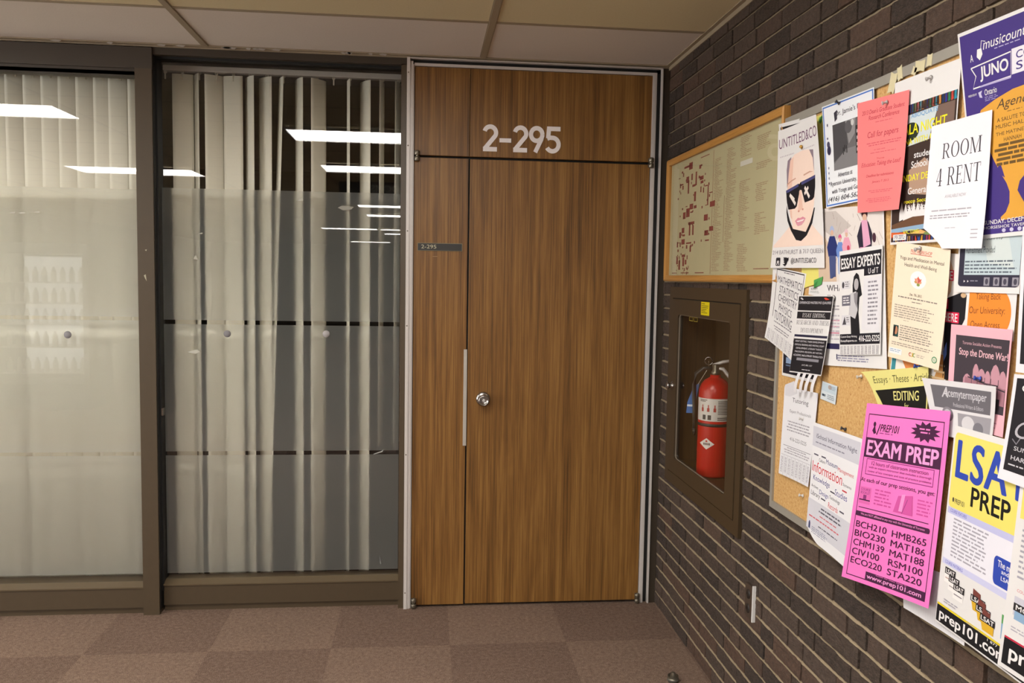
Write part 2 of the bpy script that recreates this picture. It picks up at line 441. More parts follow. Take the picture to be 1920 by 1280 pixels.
# brick wall on the right, every brick with its own rough face, raked joints; an opening for the cabinet
OP = (-1.06, -0.185, 0.70, 1.53)      # y0, y1, z0, z1 of the recess
def brick_wall():
    me = bpy.data.meshes.new('wall_right')
    vs, fs, tone, mi = [], [], [], []
    PIT = 0.0636; JT = 0.0095
    def brick(y0, y1, z0, z1, fine):
        if y1 - y0 < 0.012: return
        t = R.random(); xo = R.uniform(-0.0035, 0.0005)
        ny, nz = (max(2, int((y1 - y0) / 0.012)), max(2, int((z1 - z0) / 0.009))) if fine else (1, 1)
        rough = R.uniform(.0006, .0022); row = [R.uniform(-1, 1) * rough * .6 for _ in range(nz + 1)]
        base = len(vs); tl = R.uniform(-0.002, 0.002)
        for i in range(ny + 1):
            for j in range(nz + 1):
                edge = i in (0, ny) or j in (0, nz)
                yy = y0 + (y1 - y0) * i / ny; zz = z0 + (z1 - z0) * j / nz
                if fine:
                    yy += R.uniform(-.0013, .0013); zz += R.uniform(-.0013, .0013)
                x = xo + tl * (i / ny - .5) + (0.0012 if edge and fine else R.uniform(-rough, rough * .7) + row[j] if fine else 0)
                vs.append((x, yy, zz))
        idx = lambda i, j: base + i * (nz + 1) + j
        for i in range(ny):
            for j in range(nz):
                fs.append((idx(i, j), idx(i, j + 1), idx(i + 1, j + 1), idx(i + 1, j))); tone.append(t); mi.append(0)
        ring = [idx(i, 0) for i in range(ny + 1)] + [idx(ny, j) for j in range(1, nz + 1)] + [idx(i, nz) for i in range(ny - 1, -1, -1)] + [idx(0, j) for j in range(nz - 1, 0, -1)]
        back = len(vs)
        for r in ring: vs.append((0.02, vs[r][1], vs[r][2]))
        n = len(ring)
        for k in range(n):
            k2 = (k + 1) % n
            fs.append((ring[k], ring[k2], back + k2, back + k)); tone.append(t); mi.append(0)
    for c in range(41):
        z0 = c * PIT - 0.003 + JT / 2; z1 = z0 + PIT - JT
        if c == 40: z1 = min(z1, CEIL - 0.001)
        y = 0.05 + R.uniform(0, 0.2)
        while y > -10.0:
            L = 0.2 if R.random() < 0.72 else 0.095
            hi, lo = min(y, 0.0), y - L
            if lo < hi - 0.012:
                fine = lo > -3.2
                segs = [(lo, hi)]
                if z1 > OP[2] and z0 < OP[3]:
                    segs = []
                    if lo < OP[0]: segs.append((lo, min(hi, OP[0])))
                    if hi > OP[1]: segs.append((max(lo, OP[1]), hi))
                    a, c2 = max(lo, OP[0]), min(hi, OP[1])
                    if c2 > a and z1 > OP[3] + .008: brick(a, c2, OP[3], z1, fine)
                    if c2 > a and z0 < OP[2] - .008: brick(a, c2, z0, OP[2], fine)
                for s in segs: brick(s[0], s[1], max(z0, 0.0), z1, fine)
            y -= L + JT
    # bed joints struck so that the mortar slopes out to the brick below
    for c in range(41):
        zt = c * PIT - 0.003 + JT / 2 + 0.0015; zb = c * PIT - 0.003 - JT / 2 - 0.0005
        if c == 0: continue
        spans = [(-3.3, 0.0)]
        if zt > OP[2] and zb < OP[3]: spans = [(-3.3, OP[0]), (OP[1], 0.0)]
        for ya, yb in spans:
            n = max(1, int((yb - ya) / 0.03)); base = len(vs)
            for i in range(n + 1):
                y = ya + (yb - ya) * i / n
                vs.extend([(0.009, y, zt), (R.uniform(-.0006, .0016), y, zb + R.uniform(-.001, .0022)), (0.012, y, zb - .001)])
            for i in range(n):
                a, d = base + 3 * i, base + 3 * i + 3
                fs.append((a, a + 1, d + 1, d)); tone.append(.5); mi.append(1); fs.append((a + 1, a + 2, d + 2, d + 1)); tone.append(.5); mi.append(1)
    # mortar bed set back behind the faces, with the same opening
    for y0, y1, z0, z1 in ((-10, OP[0], 0, CEIL), (OP[1], 0.3, 0, CEIL), (OP[0], OP[1], 0, OP[2]), (OP[0], OP[1], OP[3], CEIL)):
        o = len(vs); x0, x1 = 0.0085, 0.24
        vs.extend([(x0, y0, z0), (x1, y0, z0), (x1, y1, z0), (x0, y1, z0), (x0, y0, z1), (x1, y0, z1), (x1, y1, z1), (x0, y1, z1)])
        for f in ((0, 3, 2, 1), (4, 5, 6, 7), (0, 1, 5, 4), (1, 2, 6, 5), (2, 3, 7, 6), (3, 0, 4, 7)):
            fs.append(tuple(i + o for i in f)); tone.append(0.5); mi.append(1)
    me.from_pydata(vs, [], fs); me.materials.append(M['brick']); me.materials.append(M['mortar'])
    me.polygons.foreach_set('material_index', mi)
    at = me.attributes.new('brick_tone', 'FLOAT', 'FACE'); at.data.foreach_set('value', tone)
    me.update()
    o = bpy.data.objects.new('wall_right', me); C.objects.link(o)
    return struct(o, 'dark brown textured brick wall')
brick_wall()
b = MB(); b.box(0.0, 0.24, -24, -10, 0, CEIL); b.box(-8.1, -8.0, -24, -8.5, 0, CEIL); b.box(-8.1, 0.24, -24.1, -24, 0, CEIL)  # gap in the left wall is made up to admit world fill light
struct(b.build('wall_far', M['beige']), 'corridor walls behind the viewpoint')
b = MB(); b.box(-8.0, -4.43, 0.0, 0.14, 0, CEIL); struct(b.build('wall_left', M['bronze']), 'brown panel wall beyond the glass')
# the dark office behind the glass
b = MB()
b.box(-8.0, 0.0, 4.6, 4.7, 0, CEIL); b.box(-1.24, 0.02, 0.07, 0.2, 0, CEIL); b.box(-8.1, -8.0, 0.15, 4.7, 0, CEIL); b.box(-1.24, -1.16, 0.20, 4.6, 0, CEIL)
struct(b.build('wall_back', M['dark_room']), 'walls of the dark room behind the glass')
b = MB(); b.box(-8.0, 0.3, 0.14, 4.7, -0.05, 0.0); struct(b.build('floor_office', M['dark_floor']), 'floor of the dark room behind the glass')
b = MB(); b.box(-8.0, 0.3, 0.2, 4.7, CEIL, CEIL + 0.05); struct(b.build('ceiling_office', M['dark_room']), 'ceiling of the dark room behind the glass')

# bronze metalwork of the glass wall
b = MB(); b.box(-4.43, -2.36, -0.012, 0.10, 2.490, 2.582); b.box(-4.43, -2.425, 0.0, 0.10, 2.466, 2.490)
b.box(-2.36, -1.236, 0.0, 0.10, 2.556, 2.588); b.box(-2.36, 0.0, 0.0, 0.10, 2.588, 2.6)
struct(b.build('trim_3', M['bronze_dark']), 'dark bronze header above the glass and door')
b = MB(); b.box(-2.434, -2.362, -0.012, 0.12, 0.0, 2.490)
struct(b.build('trim_4', M['bronze']), 'bronze mullion between the two windows')
b = MB(); b.box(-2.362, -2.359, 0.0, 0.12, 0.02, 2.56); b.box(-2.359, -2.352, 0.03, 0.10, 0.10, 2.548); b.box(-2.359, -1.262, 0.03, 0.06, 2.546, 2.560)
struct(b.build('trim_5', M['black']), 'black gasket around the right window')
b = MB(); b.box(-1.262, -1.237, 0.0, 0.12, 0.0, 2.56)
struct(b.build('trim_6', M['bronze']), 'bronze post between window and door frame')
b = MB(); b.box(-4.51, -4.43, -0.012, 0.12, 0, 2.582)
struct(b.build('trim_7', M['bronze']), 'bronze post left of the left window')

def window(name, x0, x1, zb, zt, yf, label):
    w = thing(name, ((x0 + x1) / 2, yf, 0), label, kind='structure')
    gy = yf + 0.035
    b = MB(); b.box(x0, x1, yf, 0.12, 0.03, zb - 0.026); b.box(x0, x1, yf + 0.012, 0.12, 0, 0.03)
    b.build('bottom_rail', M['bronze'], w)
    b = MB(); b.prism([(yf - 0.006, zb - 0.026), (yf - 0.006, zb - 0.020), (gy - 0.006, zb - 0.004), (0.12, zb - 0.004), (0.12, zb - 0.026)], 'x', x0, x1)
    b.build('sill_bead', plain('#665741', 0.4), w)
    b = MB(); b.quad((x0, gy, zb - 0.006), (x1, gy, zb - 0.006), (x1, gy, zt), (x0, gy, zt))
    b.build('pane', M['glass'], w)
    return w, gy
w1, g1 = window('window_1', -4.43, -2.428, 0.150, 2.478, 0.004, 'left window of milky film with closed vertical blinds')
w2, g2 = window('window_2', -2.354, -1.262, 0.150, 2.550, 0.03, 'right window of milky film with open vertical blinds')
b = MB(); b.box(-2.4335, -2.428, 0.004, 0.10, 0.14, 2.478); b.box(-4.43, -2.428, 0.0, 0.02, 2.466, 2.478)
b.build('glazing_bead', plain('#77684f', 0.4), w1)

def film(win, x0, x1, gy, bands):
    for z0, z1 in bands:
        b = MB(); b.quad((x0, gy + 0.003, z0), (x1, gy + 0.003, z0), (x1, gy + 0.003, z1), (x0, gy + 0.003, z1)); b.build('privacy_film', M['film'], win)
film(w1, -4.425, -2.433, g1, ((0.180, 0.740), (0.757, 1.368), (1.385, 1.963)))
film(w2, -2.348, -1.266, g2, ((0.170, 0.735), (0.754, 1.352), (1.372, 1.977)))
def disc(win, x, z, gy, m):
    b = MB(); b.lathe([(0.0165, 0), (0.0165, 0.0012), (0.001, 0.0013)], (x, gy - 0.0005, z), (0, -1, 0), 28); b.build('safety_dot', m, win)
disc(w1, -2.762, 1.300, g1, M['dot']); disc(w1, -3.96, 1.300, g1, M['dot'])
disc(w2, -2.062, 1.309, g2, M['dot']); disc(w2, -1.608, 1.313, g2, M['dot2'])
def scuff(win, gy, pts, h='#d9d8cb'):
    b = MB(); b.prism(pts, 'y', gy - 0.0012, gy - 0.0004); b.build('scuff', plain(h, 0.7), win)
scuff(w2, g2, [(-1.745, 1.93), (-1.725, 1.945), (-1.712, 1.94), (-1.716, 1.932), (-1.728, 1.930)])
scuff(w2, g2, [(-1.555, 1.905), (-1.535, 1.915), (-1.48, 1.91), (-1.492, 1.898), (-1.53, 1.893)], '#a9a79c')
scuff(w2, g2, [(-2.245, 1.222), (-2.20, 1.235), (-2.185, 1.225), (-2.205, 1.214)])
scuff(w2, g2, [(-2.21, 1.655), (-2.20, 1.672), (-2.19, 1.650)])
scuff(w2, g2, [(-2.20, 1.768), (-2.17, 1.776), (-2.168, 1.770)])
scuff(w2, g2, [(-1.385, 0.738), (-1.345, 0.752), (-1.335, 0.764), (-1.343, 0.748), (-1.384, 0.735)], '#cfd2cd')
scuff(w2, g2, [(-1.355, 0.245), (-1.345, 0.195), (-1.352, 0.20)], '#8d8d8a')
for x, z in ((-2.96, 1.845), (-3.0, 1.846), (-2.895, 1.85)):
    scuff(w1, g1, [(x, z), (x + 0.02, z + 0.004), (x + 0.03, z - 0.001), (x + 0.01, z - 0.004)], '#e8e6da')
b = MB(); b.prism([(-2.408, 1.575), (-2.400, 1.58), (-2.396, 1.55), (-2.402, 1.56)], 'y', -0.0135, -0.012); b.prism([(-2.402, 1.69), (-2.393, 1.692), (-2.396, 1.684)], 'y', -0.0135, -0.012)
b.build('paint_chip', plain('#c8c2a8', 0.7), w1)
b = MB(); b.box(-2.352, -2.345, 0.025, 0.05, 0.93, 0.965); b.build('latch_stub', M['steel'], w2)

# vertical blinds
def vane(root, xc, y, ang, z0, z1, shift=0.0, wd=0.093):
    n = 6; vs, fs = [], []
    ca, sa = math.cos(ang), math.sin(ang)
    for iz in range(2):
        z = (z1, z0)[iz]; sh = shift * iz
        for i in range(n + 1):
            u = -wd / 2 + wd * i / n; c = 0.006 * (1 - (2 * u / wd) ** 2)
            vs.append((xc + sh + u * ca + c * sa, y + u * sa - c * ca, z))
    for i in range(n): fs.append((i, i + 1, n + 1 + i + 1, n + 1 + i))
    b = MB(); b.sm = True; b.add(vs, fs)
    return b.build('vane', M['vane'], root, 0.0008)
def blind(xa, xb, ztop, y, label):
    r = thing('vertical_blind', ((xa + xb) / 2, y, ztop), label, 'window blind')
    b = MB(); b.bevbox(xa, xb, y - 0.022, y + 0.022, ztop - 0.026, ztop, 0.004); b.build('headrail', M['rail'], r)
    return r
def carrier(root, x, y, ztop):
    b = MB(); b.box(x - 0.003, x + 0.003, y - 0.008, y - 0.004, ztop - 0.062, ztop - 0.02); b.box(x - 0.006, x + 0.006, y - 0.008, y + 0.004, ztop - 0.034, ztop - 0.024)
    b.build('carrier', M['clip'], root)
BY = 0.165; ZT = 2.547
vb = blind(-2.36, -1.262, ZT, BY, 'cream vertical blind with gaps between its vanes behind the right window')
for k in range(15): carrier(vb, -2.353 + k * 0.0769, BY, ZT)
def zx(zp): return -2.353 + (zp - 95) * 0.000807
for c, w, sgn, sh, z0 in ((190, 113, 1, 0, .10), (266, 52, -1, 0, .10), (369, 100, 1, 0, .10), (473, 112, -1, 0, .10), (566, 66, -1, 0, .10), (655, 86, -1, -.005, .10),
                          (747, 43, -1, -.075, .10), (848, 58, -1, 0, .10), (960, 76, 1, 0, .10), (1134, 25, -1, 0, .10), (1231, 67, -1, 0, .10), (1328, 22, 1, 0, .765), (1424, 34, 1, 0, .775)):
    vane(vb, zx(c), BY, sgn * math.acos(min(1, w / 114.5)), z0, ZT - 0.036, sh)
vb1 = blind(-4.40, -2.40, ZT - 0.02, 0.15, 'cream vertical blind drawn fully closed behind the left window')
k = 0; x = -2.47
while x > -4.36:
    carrier(vb1, x, 0.15, ZT - 0.02)
    vane(vb1, x - (0.012 if k == 1 else 0), 0.15, (0.34, 0.06, 0.10, 0.16, 0.22, 0.08, 0.14)[k % 7], 0.10, ZT - 0.066); k += 1; x -= 0.0765

# ------------------------------------------------------------------ the door
door = thing('door_1', (-0.64, 0.0, 0.0), 'wood laminate door with transom panel in a silver frame', kind='structure')
XL, XM, XR = -1.200, -0.945, -0.086
def leaf(name, x0, x1, z0, z1, m):
    b = MB(); b.bevbox(x0, x1, 0.002, 0.044, z0, z1, 0.0012, 1); o = b.build(name, m, door); return o
narrow = leaf('side_leaf', XL, XM - 0.0035, 0.012, 2.141, M['wood2'])
main = leaf('door_leaf', XM + 0.0035, XR, 0.014, 2.139, M['wood'])
leaf('transom_panel', XL, XM - 0.001, 2.151, 2.552, M['wood2']); tr = leaf('transom_panel', XM + 0.001, -0.066, 2.151, 2.552, M['wood'])
b = MB(); b.box(XL - 0.004, -0.06, 0.03, 0.06, 0.0, 2.56); b.build('shadow_gap', M['black'], door)
b = MB()
b.box(-1.236, -1.222, -0.016, 0.06, 0.0, 2.588); b.box(-1.222, -1.208, -0.011, 0.06, 0.0, 2.572); b.box(-1.208, -1.2025, -0.004, 0.06, 0.0, 2.56)
b.box(-1.236, -0.036, -0.014, 0.05, 2.5835, 2.588); b.box(-1.2025, -0.064, -0.004, 0.06, 2.554, 2.5665)
b.box(-0.083, -0.067, -0.004, 0.06, 0.0, 2.554); b.box(-0.067, -0.0625, -0.002, 0.06, 0.0, 2.5665)
b.box(-0.042, -0.036, -0.014, 0.05, 0.0, 2.588)
b.build('frame', M['alu'], door)
b = MB(); b.box(-1.208, -0.042, 0.012, 0.05, 2.5665, 2.5835); b.box(-0.0625, -0.042, 0.012, 0.05, 0.0, 2.5835); b.build('frame_channel', M['black'], door)
b = MB(); b.box(-0.036, 0.0, -0.004, 0.05, 0.0, 2.588); b.build('side_filler', M['bronze_dark'], door)
for z in (0.08, 0.75, 1.36, 1.80, 2.19, 2.52):
    b = MB(); b.lathe([(0.0035, 0), (0.003, 0.0015), (0.0005, 0.002)], (-1.229, -0.016, z), (0, -1, 0), 12); b.build('frame_screw', M['nickel'], door)
b = MB(); b.bevbox(-0.9605, -0.9440, -0.003, 0.004, 0.789, 1.250, 0.001, 1); b.build('astragal_strip', plain('#cfc9bf', 0.45, 0.3), narrow)
# knob with a keyed face
kx, kz = -0.866, 1.014
b = MB(); b.lathe([(0.034, 0.0), (0.034, 0.004), (0.031, 0.009), (0.024, 0.012)], (kx, 0.002, kz), (0, -1, 0), 40); rose = b.build('knob_rose', M['steel'], main)
b = MB(); b.lathe([(0.012, 0.010), (0.012, 0.028), (0.018, 0.034), (0.0255, 0.044), (0.027, 0.054), (0.0262, 0.062), (0.0225, 0.066), (0.019, 0.066), (0.0165, 0.060), (0.009, 0.0585), (0.001, 0.058)], (kx, 0.002, kz), (0, -1, 0), 40)
knob = b.build('door_knob', M['steel'], main)
b = MB(); b.lathe([(0.0075, 0.058), (0.0075, 0.0625), (0.0065, 0.063), (0.0005, 0.063)], (kx, 0.002, kz), (0, -1, 0), 24); b.box(kx - 0.0006, kx + 0.0006, -0.0618, -0.060, kz - 0.004, kz + 0.004)
b.build('key_cylinder', M['alu2'], main)
def pivot(x, z, flip=1):
    b = MB()
    b.lathe([(0.011, 0), (0.0125, 0.002), (0.0125, 0.018), (0.011, 0.020)], (x, -0.012, z + 0.003), (0, 0, 1), 20)
    b.lathe([(0.011, 0), (0.0125, 0.002), (0.0125, 0.018), (0.011, 0.020)], (x, -0.012, z - 0.023), (0, 0, 1), 20)
    b.lathe([(0.007, 0), (0.007, 0.05)], (x, -0.012, z - 0.025), (0, 0, 1), 12)
    b.box(x - 0.011, x + 0.011, -0.012, 0.004, z + 0.004, z + 0.021); b.box(x - 0.011, x + 0.011, -0.012, 0.004, z - 0.021, z - 0.004)
    b.build('pivot_hinge', M['nickel'], door)
pivot(-1.187, 2.146); pivot(-0.083, 2.146); pivot(-1.187, 0.0265); pivot(-0.092, 0.0265)

# numerals on the transom: plain strokes with square ends
def stroke(pts, w):
    L, Rr = [], []
    for i, p in enumerate(pts):
        a = Vector(pts[max(i - 1, 0)]); c = Vector(pts[min(i + 1, len(pts) - 1)]); d = (c - a).normalized(); n = Vector((-d.y, d.x)) * w / 2
        L.append(Vector(p) + n); Rr.append(Vector(p) - n)
    return L, Rr
def arc(cx, cy, r, a0, a1, n=24, ry=None):
    ry = ry or r
    return [(cx + r * math.cos(math.radians(a0 + (a1 - a0) * i / n)), cy + ry * math.sin(math.radians(a0 + (a1 - a0) * i / n))) for i in range(n + 1)]
NUM = {'2': [arc(0.32, 0.70, 0.235, 165, -28, 22, 0.235) + [(0.09, 0.07), (0.085, 0.065)], [(0.03, 0.065), (0.60, 0.065)]],
       '-': [[(0.02, 0.42), (0.50, 0.42)]],
       '9': [arc(0.31, 0.69, 0.235, 0, 360, 34, 0.245), [(0.53, 0.62), (0.50, 0.50), (0.26, 0.0)]],
       '5': [[(0.63, 0.93), (0.075, 0.93)], [(0.155, 0.935), (0.125, 0.56)], [(0.09, 0.545), (0.20, 0.585)] + arc(0.31, 0.32, 0.255, 85, -150, 24, 0.26)]}
def numerals(s, x0, x1, z0, z1, y, name, m, parent, thick=0.0022):
    W = {'2': 0.68, '-': 0.56, '9': 0.66, '5': 0.66}; tot = sum(W[c] for c in s)
    k = (z1 - z0); kx2 = (x1 - x0) / tot; cx = 0
    for ch in s:
        b = MB()
        for q, pts in enumerate(NUM[ch]):
            L, Rr = stroke(pts, 0.172 if ch != '-' else 0.16)
            P2 = lambda p: (x0 + (cx + p.x) * kx2, z0 + p.y * k)
            for i in range(len(L) - 1):
                b.prism([P2(L[i]), P2(L[i + 1]), P2(Rr[i + 1]), P2(Rr[i])], 'y', y - thick - q * 0.0002, y)
        b.build(name, m, parent); cx += W[ch]
numerals('2-295', -0.886, -0.516, 2.180, 2.299, 0.002, 'numeral', M['numeral'], tr)
np_ = MB(); np_.bevbox(-1.182, -0.974, -0.0015, 0.003, 1.711, 1.747, 0.001, 1); plate = np_.build('name_plate', M['plate'], narrow)
b = MB()
for x0, x1, z0, z1 in ((-1.182, -0.974, 1.745, 1.747), (-1.182, -0.974, 1.711, 1.7125), (-1.182, -1.1805, 1.711, 1.747), (-0.9755, -0.974, 1.711, 1.747)): b.box(x0, x1, -0.0022, 0, z0, z1)
b.build('plate_edge', plain('#8d8467', 0.4), narrow)
b = MB(); vs, fs = text_mesh('2-295'); b.add([(-1.165 + x * 0.070, -0.0021, 1.7215 + z * 0.0175) for x, z in vs], fs); b.build('plate_lettering', M['plate_txt'], narrow)
b = MB(); b.box(-1.112, -1.089, 0.0008, 0.0022, 1.6845, 1.6858); b.build('scratch', plain('#c8a878', 0.7), narrow)

# ------------------------------------------------------------------ ceiling lights of the corridor (each lights the hall and shows mirrored in the glass)
LM = lamp_mat('fluorescent_diffuser', LAMP_COLOUR, LAMP)
def ceiling_light(x0, x1, y0, y1, label):
    r = thing('ceiling_light', ((x0 + x1) / 2, (y0 + y1) / 2, CEIL), label, 'light', 'corridor ceiling lights')
    b = MB(); t = 0.018
    b.box(x0 - t, x1 + t, y0 - t, y0, CEIL - 0.022, CEIL - 0.003); b.box(x0 - t, x1 + t, y1, y1 + t, CEIL - 0.022, CEIL - 0.003)
    b.box(x0 - t, x0, y0, y1, CEIL - 0.022, CEIL - 0.003); b.box(x1, x1 + t, y0, y1, CEIL - 0.022, CEIL - 0.003)
    b.build('light_frame', M['white'], r)
    b = MB(); b.box(x0, x1, y0, y1, CEIL - 0.016, CEIL - 0.006); b.build('diffuser', LM, r)
for x0, x1, y0, y1, lb in (
    (-4.60, -3.39, -1.80, -1.36, 'ceiling light mirrored high in the left window'),
    (-4.56, -3.40, -4.95, -4.40, 'ceiling light mirrored across both windows beside the mullion'),
    (-2.105, -0.905, -2.37, -1.87, 'brightest wide ceiling light mirrored high in the right window'),
    (-2.095, -0.895, -4.24, -3.73, 'second ceiling light down in the right window reflection'),
    (-2.10, -0.90, -8.38, -7.92, 'third ceiling light down in the right window reflection'),
    (-2.10, -0.90, -10.30, -9.82, 'fourth ceiling light down in the right window reflection'),
    (-3.33, -2.17, -14.45, -13.97, 'long far ceiling light left in the right window reflection'),
    (-2.10, -0.90, -14.45, -14.08, 'far ceiling light at the right of the fifth reflected row'),
    (-2.10, -0.90, -16.3, -15.84, 'sixth row ceiling light in the right window reflection'),
    (-3.33, -2.17, -21.3, -20.85, 'farthest and lowest ceiling light in the right window reflection')):
    ceiling_light(x0, x1, y0, y1, lb)

# hanging sign of the corridor, mirrored faintly in the right window
sg = thing('hanging_sign', (-1.55, -4.93, 2.34), 'dark hanging corridor sign with pale lettering mirrored in the glass', 'sign')
b = MB(); b.bevbox(-2.05, -1.08, -4.95, -4.93, 2.33, 2.57, 0.003, 1); b.build('sign_board', plain('#3b3732', 0.5), sg)
b = MB()
for s, x0, x1, z in (('ROOMS', -1.72, -1.36, 2.47), ('STAIRS', -1.72, -1.33, 2.37)):
    vs, fs = text_mesh(s, 0.02); b.add([(x1 - x * (x1 - x0), -4.9285, z + q * 0.07) for x, q in vs], [f[::-1] for f in fs])
b.build('sign_lettering', plain('#e0dcd0', 0.6), sg)
b = MB(); b.box(-1.95, -1.94, -4.945, -4.935, 2.57, CEIL); b.box(-1.19, -1.18, -4.945, -4.935, 2.57, CEIL); b.build('hanger', M['nickel'], sg)

# lit drinks cooler across the hall, mirrored softly in the left window
vx0, vx1, vy = -5.95, -5.02, -6.0
vm = thing('drinks_cooler', (-5.5, vy - 0.35, 0), 'lit drinks cooler with bottle shelves mirrored softly in the left window', 'cooler')
b = MB(); b.box(vx0 - .06, vx1 + .06, vy - .72, vy - .66, 0, 1.9); b.box(vx0 - .06, vx0, vy - .66, vy, 0, 1.9); b.box(vx1, vx1 + .06, vy - .66, vy, 0, 1.9); b.box(vx0, vx1, vy - .66, vy, 0, 0.30); b.box(vx0, vx1, vy - .66, vy, 1.78, 1.9)
b.build('cabinet', plain('#55565a', 0.4), vm)
b = MB(); b.box(vx0 + .02, vx1 - .02, vy - .655, vy - .65, 0.34, 1.76); b.build('lit_back', lamp_mat('cooler_light', (0.93, 0.97, 1.0), 1.0), vm)
for k, z in enumerate((0.42, 0.72, 0.98, 1.22, 1.46)):
    b = MB(); b.box(vx0, vx1, vy - .5, vy - .05, z - .012, z); b.build('shelf', M['white'], vm)
b = MB(); b.lathe([(.028, 0), (.031, .01), (.031, .11), (.013, .16), (.013, .175), (.001, .176)], (0, 0, 0), n=12); bot = b.build('drink_bottle', plain('#e4e8e2', 0.2))
shelf_word = {0: 'bottom', 1: 'second lowest', 2: 'middle', 3: 'second highest', 4: 'top'}
for k, z in enumerate((0.42, 0.72, 0.98, 1.22, 1.46)):
    for i in range(9):
        o = bot if (k, i) == (0, 0) else bot.copy()
        if o is not bot: C.objects.link(o)
        o.location = (vx0 + .07 + i * .1, vy - .12, z)
        tag(o, 'pale drink bottle on the %s shelf of the lit cooler' % shelf_word[k], 'bottle', 'bottles on the %s cooler shelf' % shelf_word[k])

# dark furniture in the office
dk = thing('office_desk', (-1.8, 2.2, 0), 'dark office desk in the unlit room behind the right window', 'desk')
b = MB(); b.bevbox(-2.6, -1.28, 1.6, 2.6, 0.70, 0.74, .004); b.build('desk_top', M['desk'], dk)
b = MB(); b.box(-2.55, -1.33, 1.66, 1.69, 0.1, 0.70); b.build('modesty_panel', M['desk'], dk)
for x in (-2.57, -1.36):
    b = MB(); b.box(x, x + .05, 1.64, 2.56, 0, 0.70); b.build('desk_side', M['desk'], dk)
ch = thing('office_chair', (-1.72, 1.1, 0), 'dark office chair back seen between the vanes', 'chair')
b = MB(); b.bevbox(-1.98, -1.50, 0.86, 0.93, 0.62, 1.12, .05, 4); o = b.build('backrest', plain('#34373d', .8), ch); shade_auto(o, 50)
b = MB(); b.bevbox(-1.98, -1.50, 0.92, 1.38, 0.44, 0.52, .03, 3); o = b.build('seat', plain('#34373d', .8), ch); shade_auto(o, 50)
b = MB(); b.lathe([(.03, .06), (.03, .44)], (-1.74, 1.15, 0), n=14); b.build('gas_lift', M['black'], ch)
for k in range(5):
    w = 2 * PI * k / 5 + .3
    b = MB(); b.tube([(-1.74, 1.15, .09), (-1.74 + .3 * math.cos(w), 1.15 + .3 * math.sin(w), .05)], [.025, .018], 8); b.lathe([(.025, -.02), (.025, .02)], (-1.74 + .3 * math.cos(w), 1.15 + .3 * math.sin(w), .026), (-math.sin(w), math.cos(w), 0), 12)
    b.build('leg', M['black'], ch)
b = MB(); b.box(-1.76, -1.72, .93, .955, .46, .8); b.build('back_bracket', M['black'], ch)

# ------------------------------------------------------------------ things on the brick wall
# extinguisher cabinet
cb = thing('extinguisher_cabinet', (0.0, -0.62, 0.665), 'dark brown recessed extinguisher cabinet with glass door under the framed map', 'cabinet')
Y0, Y1, Z0, Z1 = -1.092, -0.155, 0.664, 1.562
def ringbox(b, x0, x1, a0, a1, b0, b1, w):
    """rectangular ring in the y-z plane: outer a0..a1 by b0..b1, bar width w = (left, right, bottom, top)"""
    b.box(x0, x1, a0, a0 + w[0], b0, b1); b.box(x0, x1, a1 - w[1], a1, b0, b1)
    b.box(x0, x1, a0 + w[0], a1 - w[1], b0, b0 + w[2]); b.box(x0, x1, a0 + w[0], a1 - w[1], b1 - w[3], b1)
b = MB(); ringbox(b, -0.014, 0.006, Y0, Y1, Z0, Z1, (.05, .05, .05, .05)); b.build('flange', M['cab'], cb)
DY0, DY1, DZ0, DZ1 = -1.040, -0.207, 0.716, 1.510
GY0, GY1, GZ0, GZ1 = -0.948, -0.295, 0.786, 1.440
b = MB()
def rrect(a0, a1, b0, b1, r, n=6):
    p = []
    for cx, cy, s in ((a1 - r, b1 - r, 0), (a0 + r, b1 - r, 90), (a0 + r, b0 + r, 180), (a1 - r, b0 + r, 270)):
        p += [(cx + r * math.cos(math.radians(s + 90 * i / n)), cy + r * math.sin(math.radians(s + 90 * i / n))) for i in range(n + 1)]
    return p
def frame_panel(b, outer, inner, x0, x1):
    n = len(outer)
    vs = [(x0, *p) for p in outer] + [(x0, *p) for p in inner] + [(x1, *p) for p in outer] + [(x1, *p) for p in inner]
    fs = []
    for i in range(n):
        j = (i + 1) % n
        fs += [(i, j, n + j, n + i), (2 * n + j, 2 * n + i, 3 * n + i, 3 * n + j), (j, i, 2 * n + i, 2 * n + j), (n + i, n + j, 3 * n + j, 3 * n + i)]
    b.add(vs, fs)
frame_panel(b, rrect(DY0 + .002, DY1 - .002, DZ0 + .002, DZ1 - .002, .004), rrect(GY0, GY1, GZ0, GZ1, .02), -0.0165, 0.0)
dr = b.build('door', M['cab'], cb)
b = MB(); ringbox(b, -0.0125, 0.004, DY0 - .0005, DY1 + .0005, DZ0 - .0005, DZ1 + .0005, (.003, .003, .003, .003)); b.build('door_gap', M['black'], cb)
b = MB(); b.add([(-0.004, *p) for p in rrect(GY0 - .004, GY1 + .004, GZ0 - .004, GZ1 + .004, .02)], [tuple(range(28))]); b.build('glass_pane', M['cabglass'], dr)
b = MB(); frame_panel(b, rrect(GY0 - .001, GY1 + .001, GZ0 - .001, GZ1 + .001, .021), rrect(GY0 + .003, GY1 - .003, GZ0 + .003, GZ1 - .003, .018), -0.010, -0.005); b.build('glazing_seal', plain('#85796a', .5), dr)
b = MB(); b.lathe([(.019, 0), (.019, .002), (.011, .005), (.011, .014), (.016, .018), (.0165, .024), (.013, .027), (.001, .0275)], (-0.0165, -0.240, 1.112), (-1, 0, 0), 24); b.build('latch_knob', M['steel'], dr)
b = MB(); b.box(-0.0175, -0.016, -0.712, -0.612, 1.452, 1.506); b.build('yellow_sticker', plain('#e8d400', .5), dr)
b = MB()
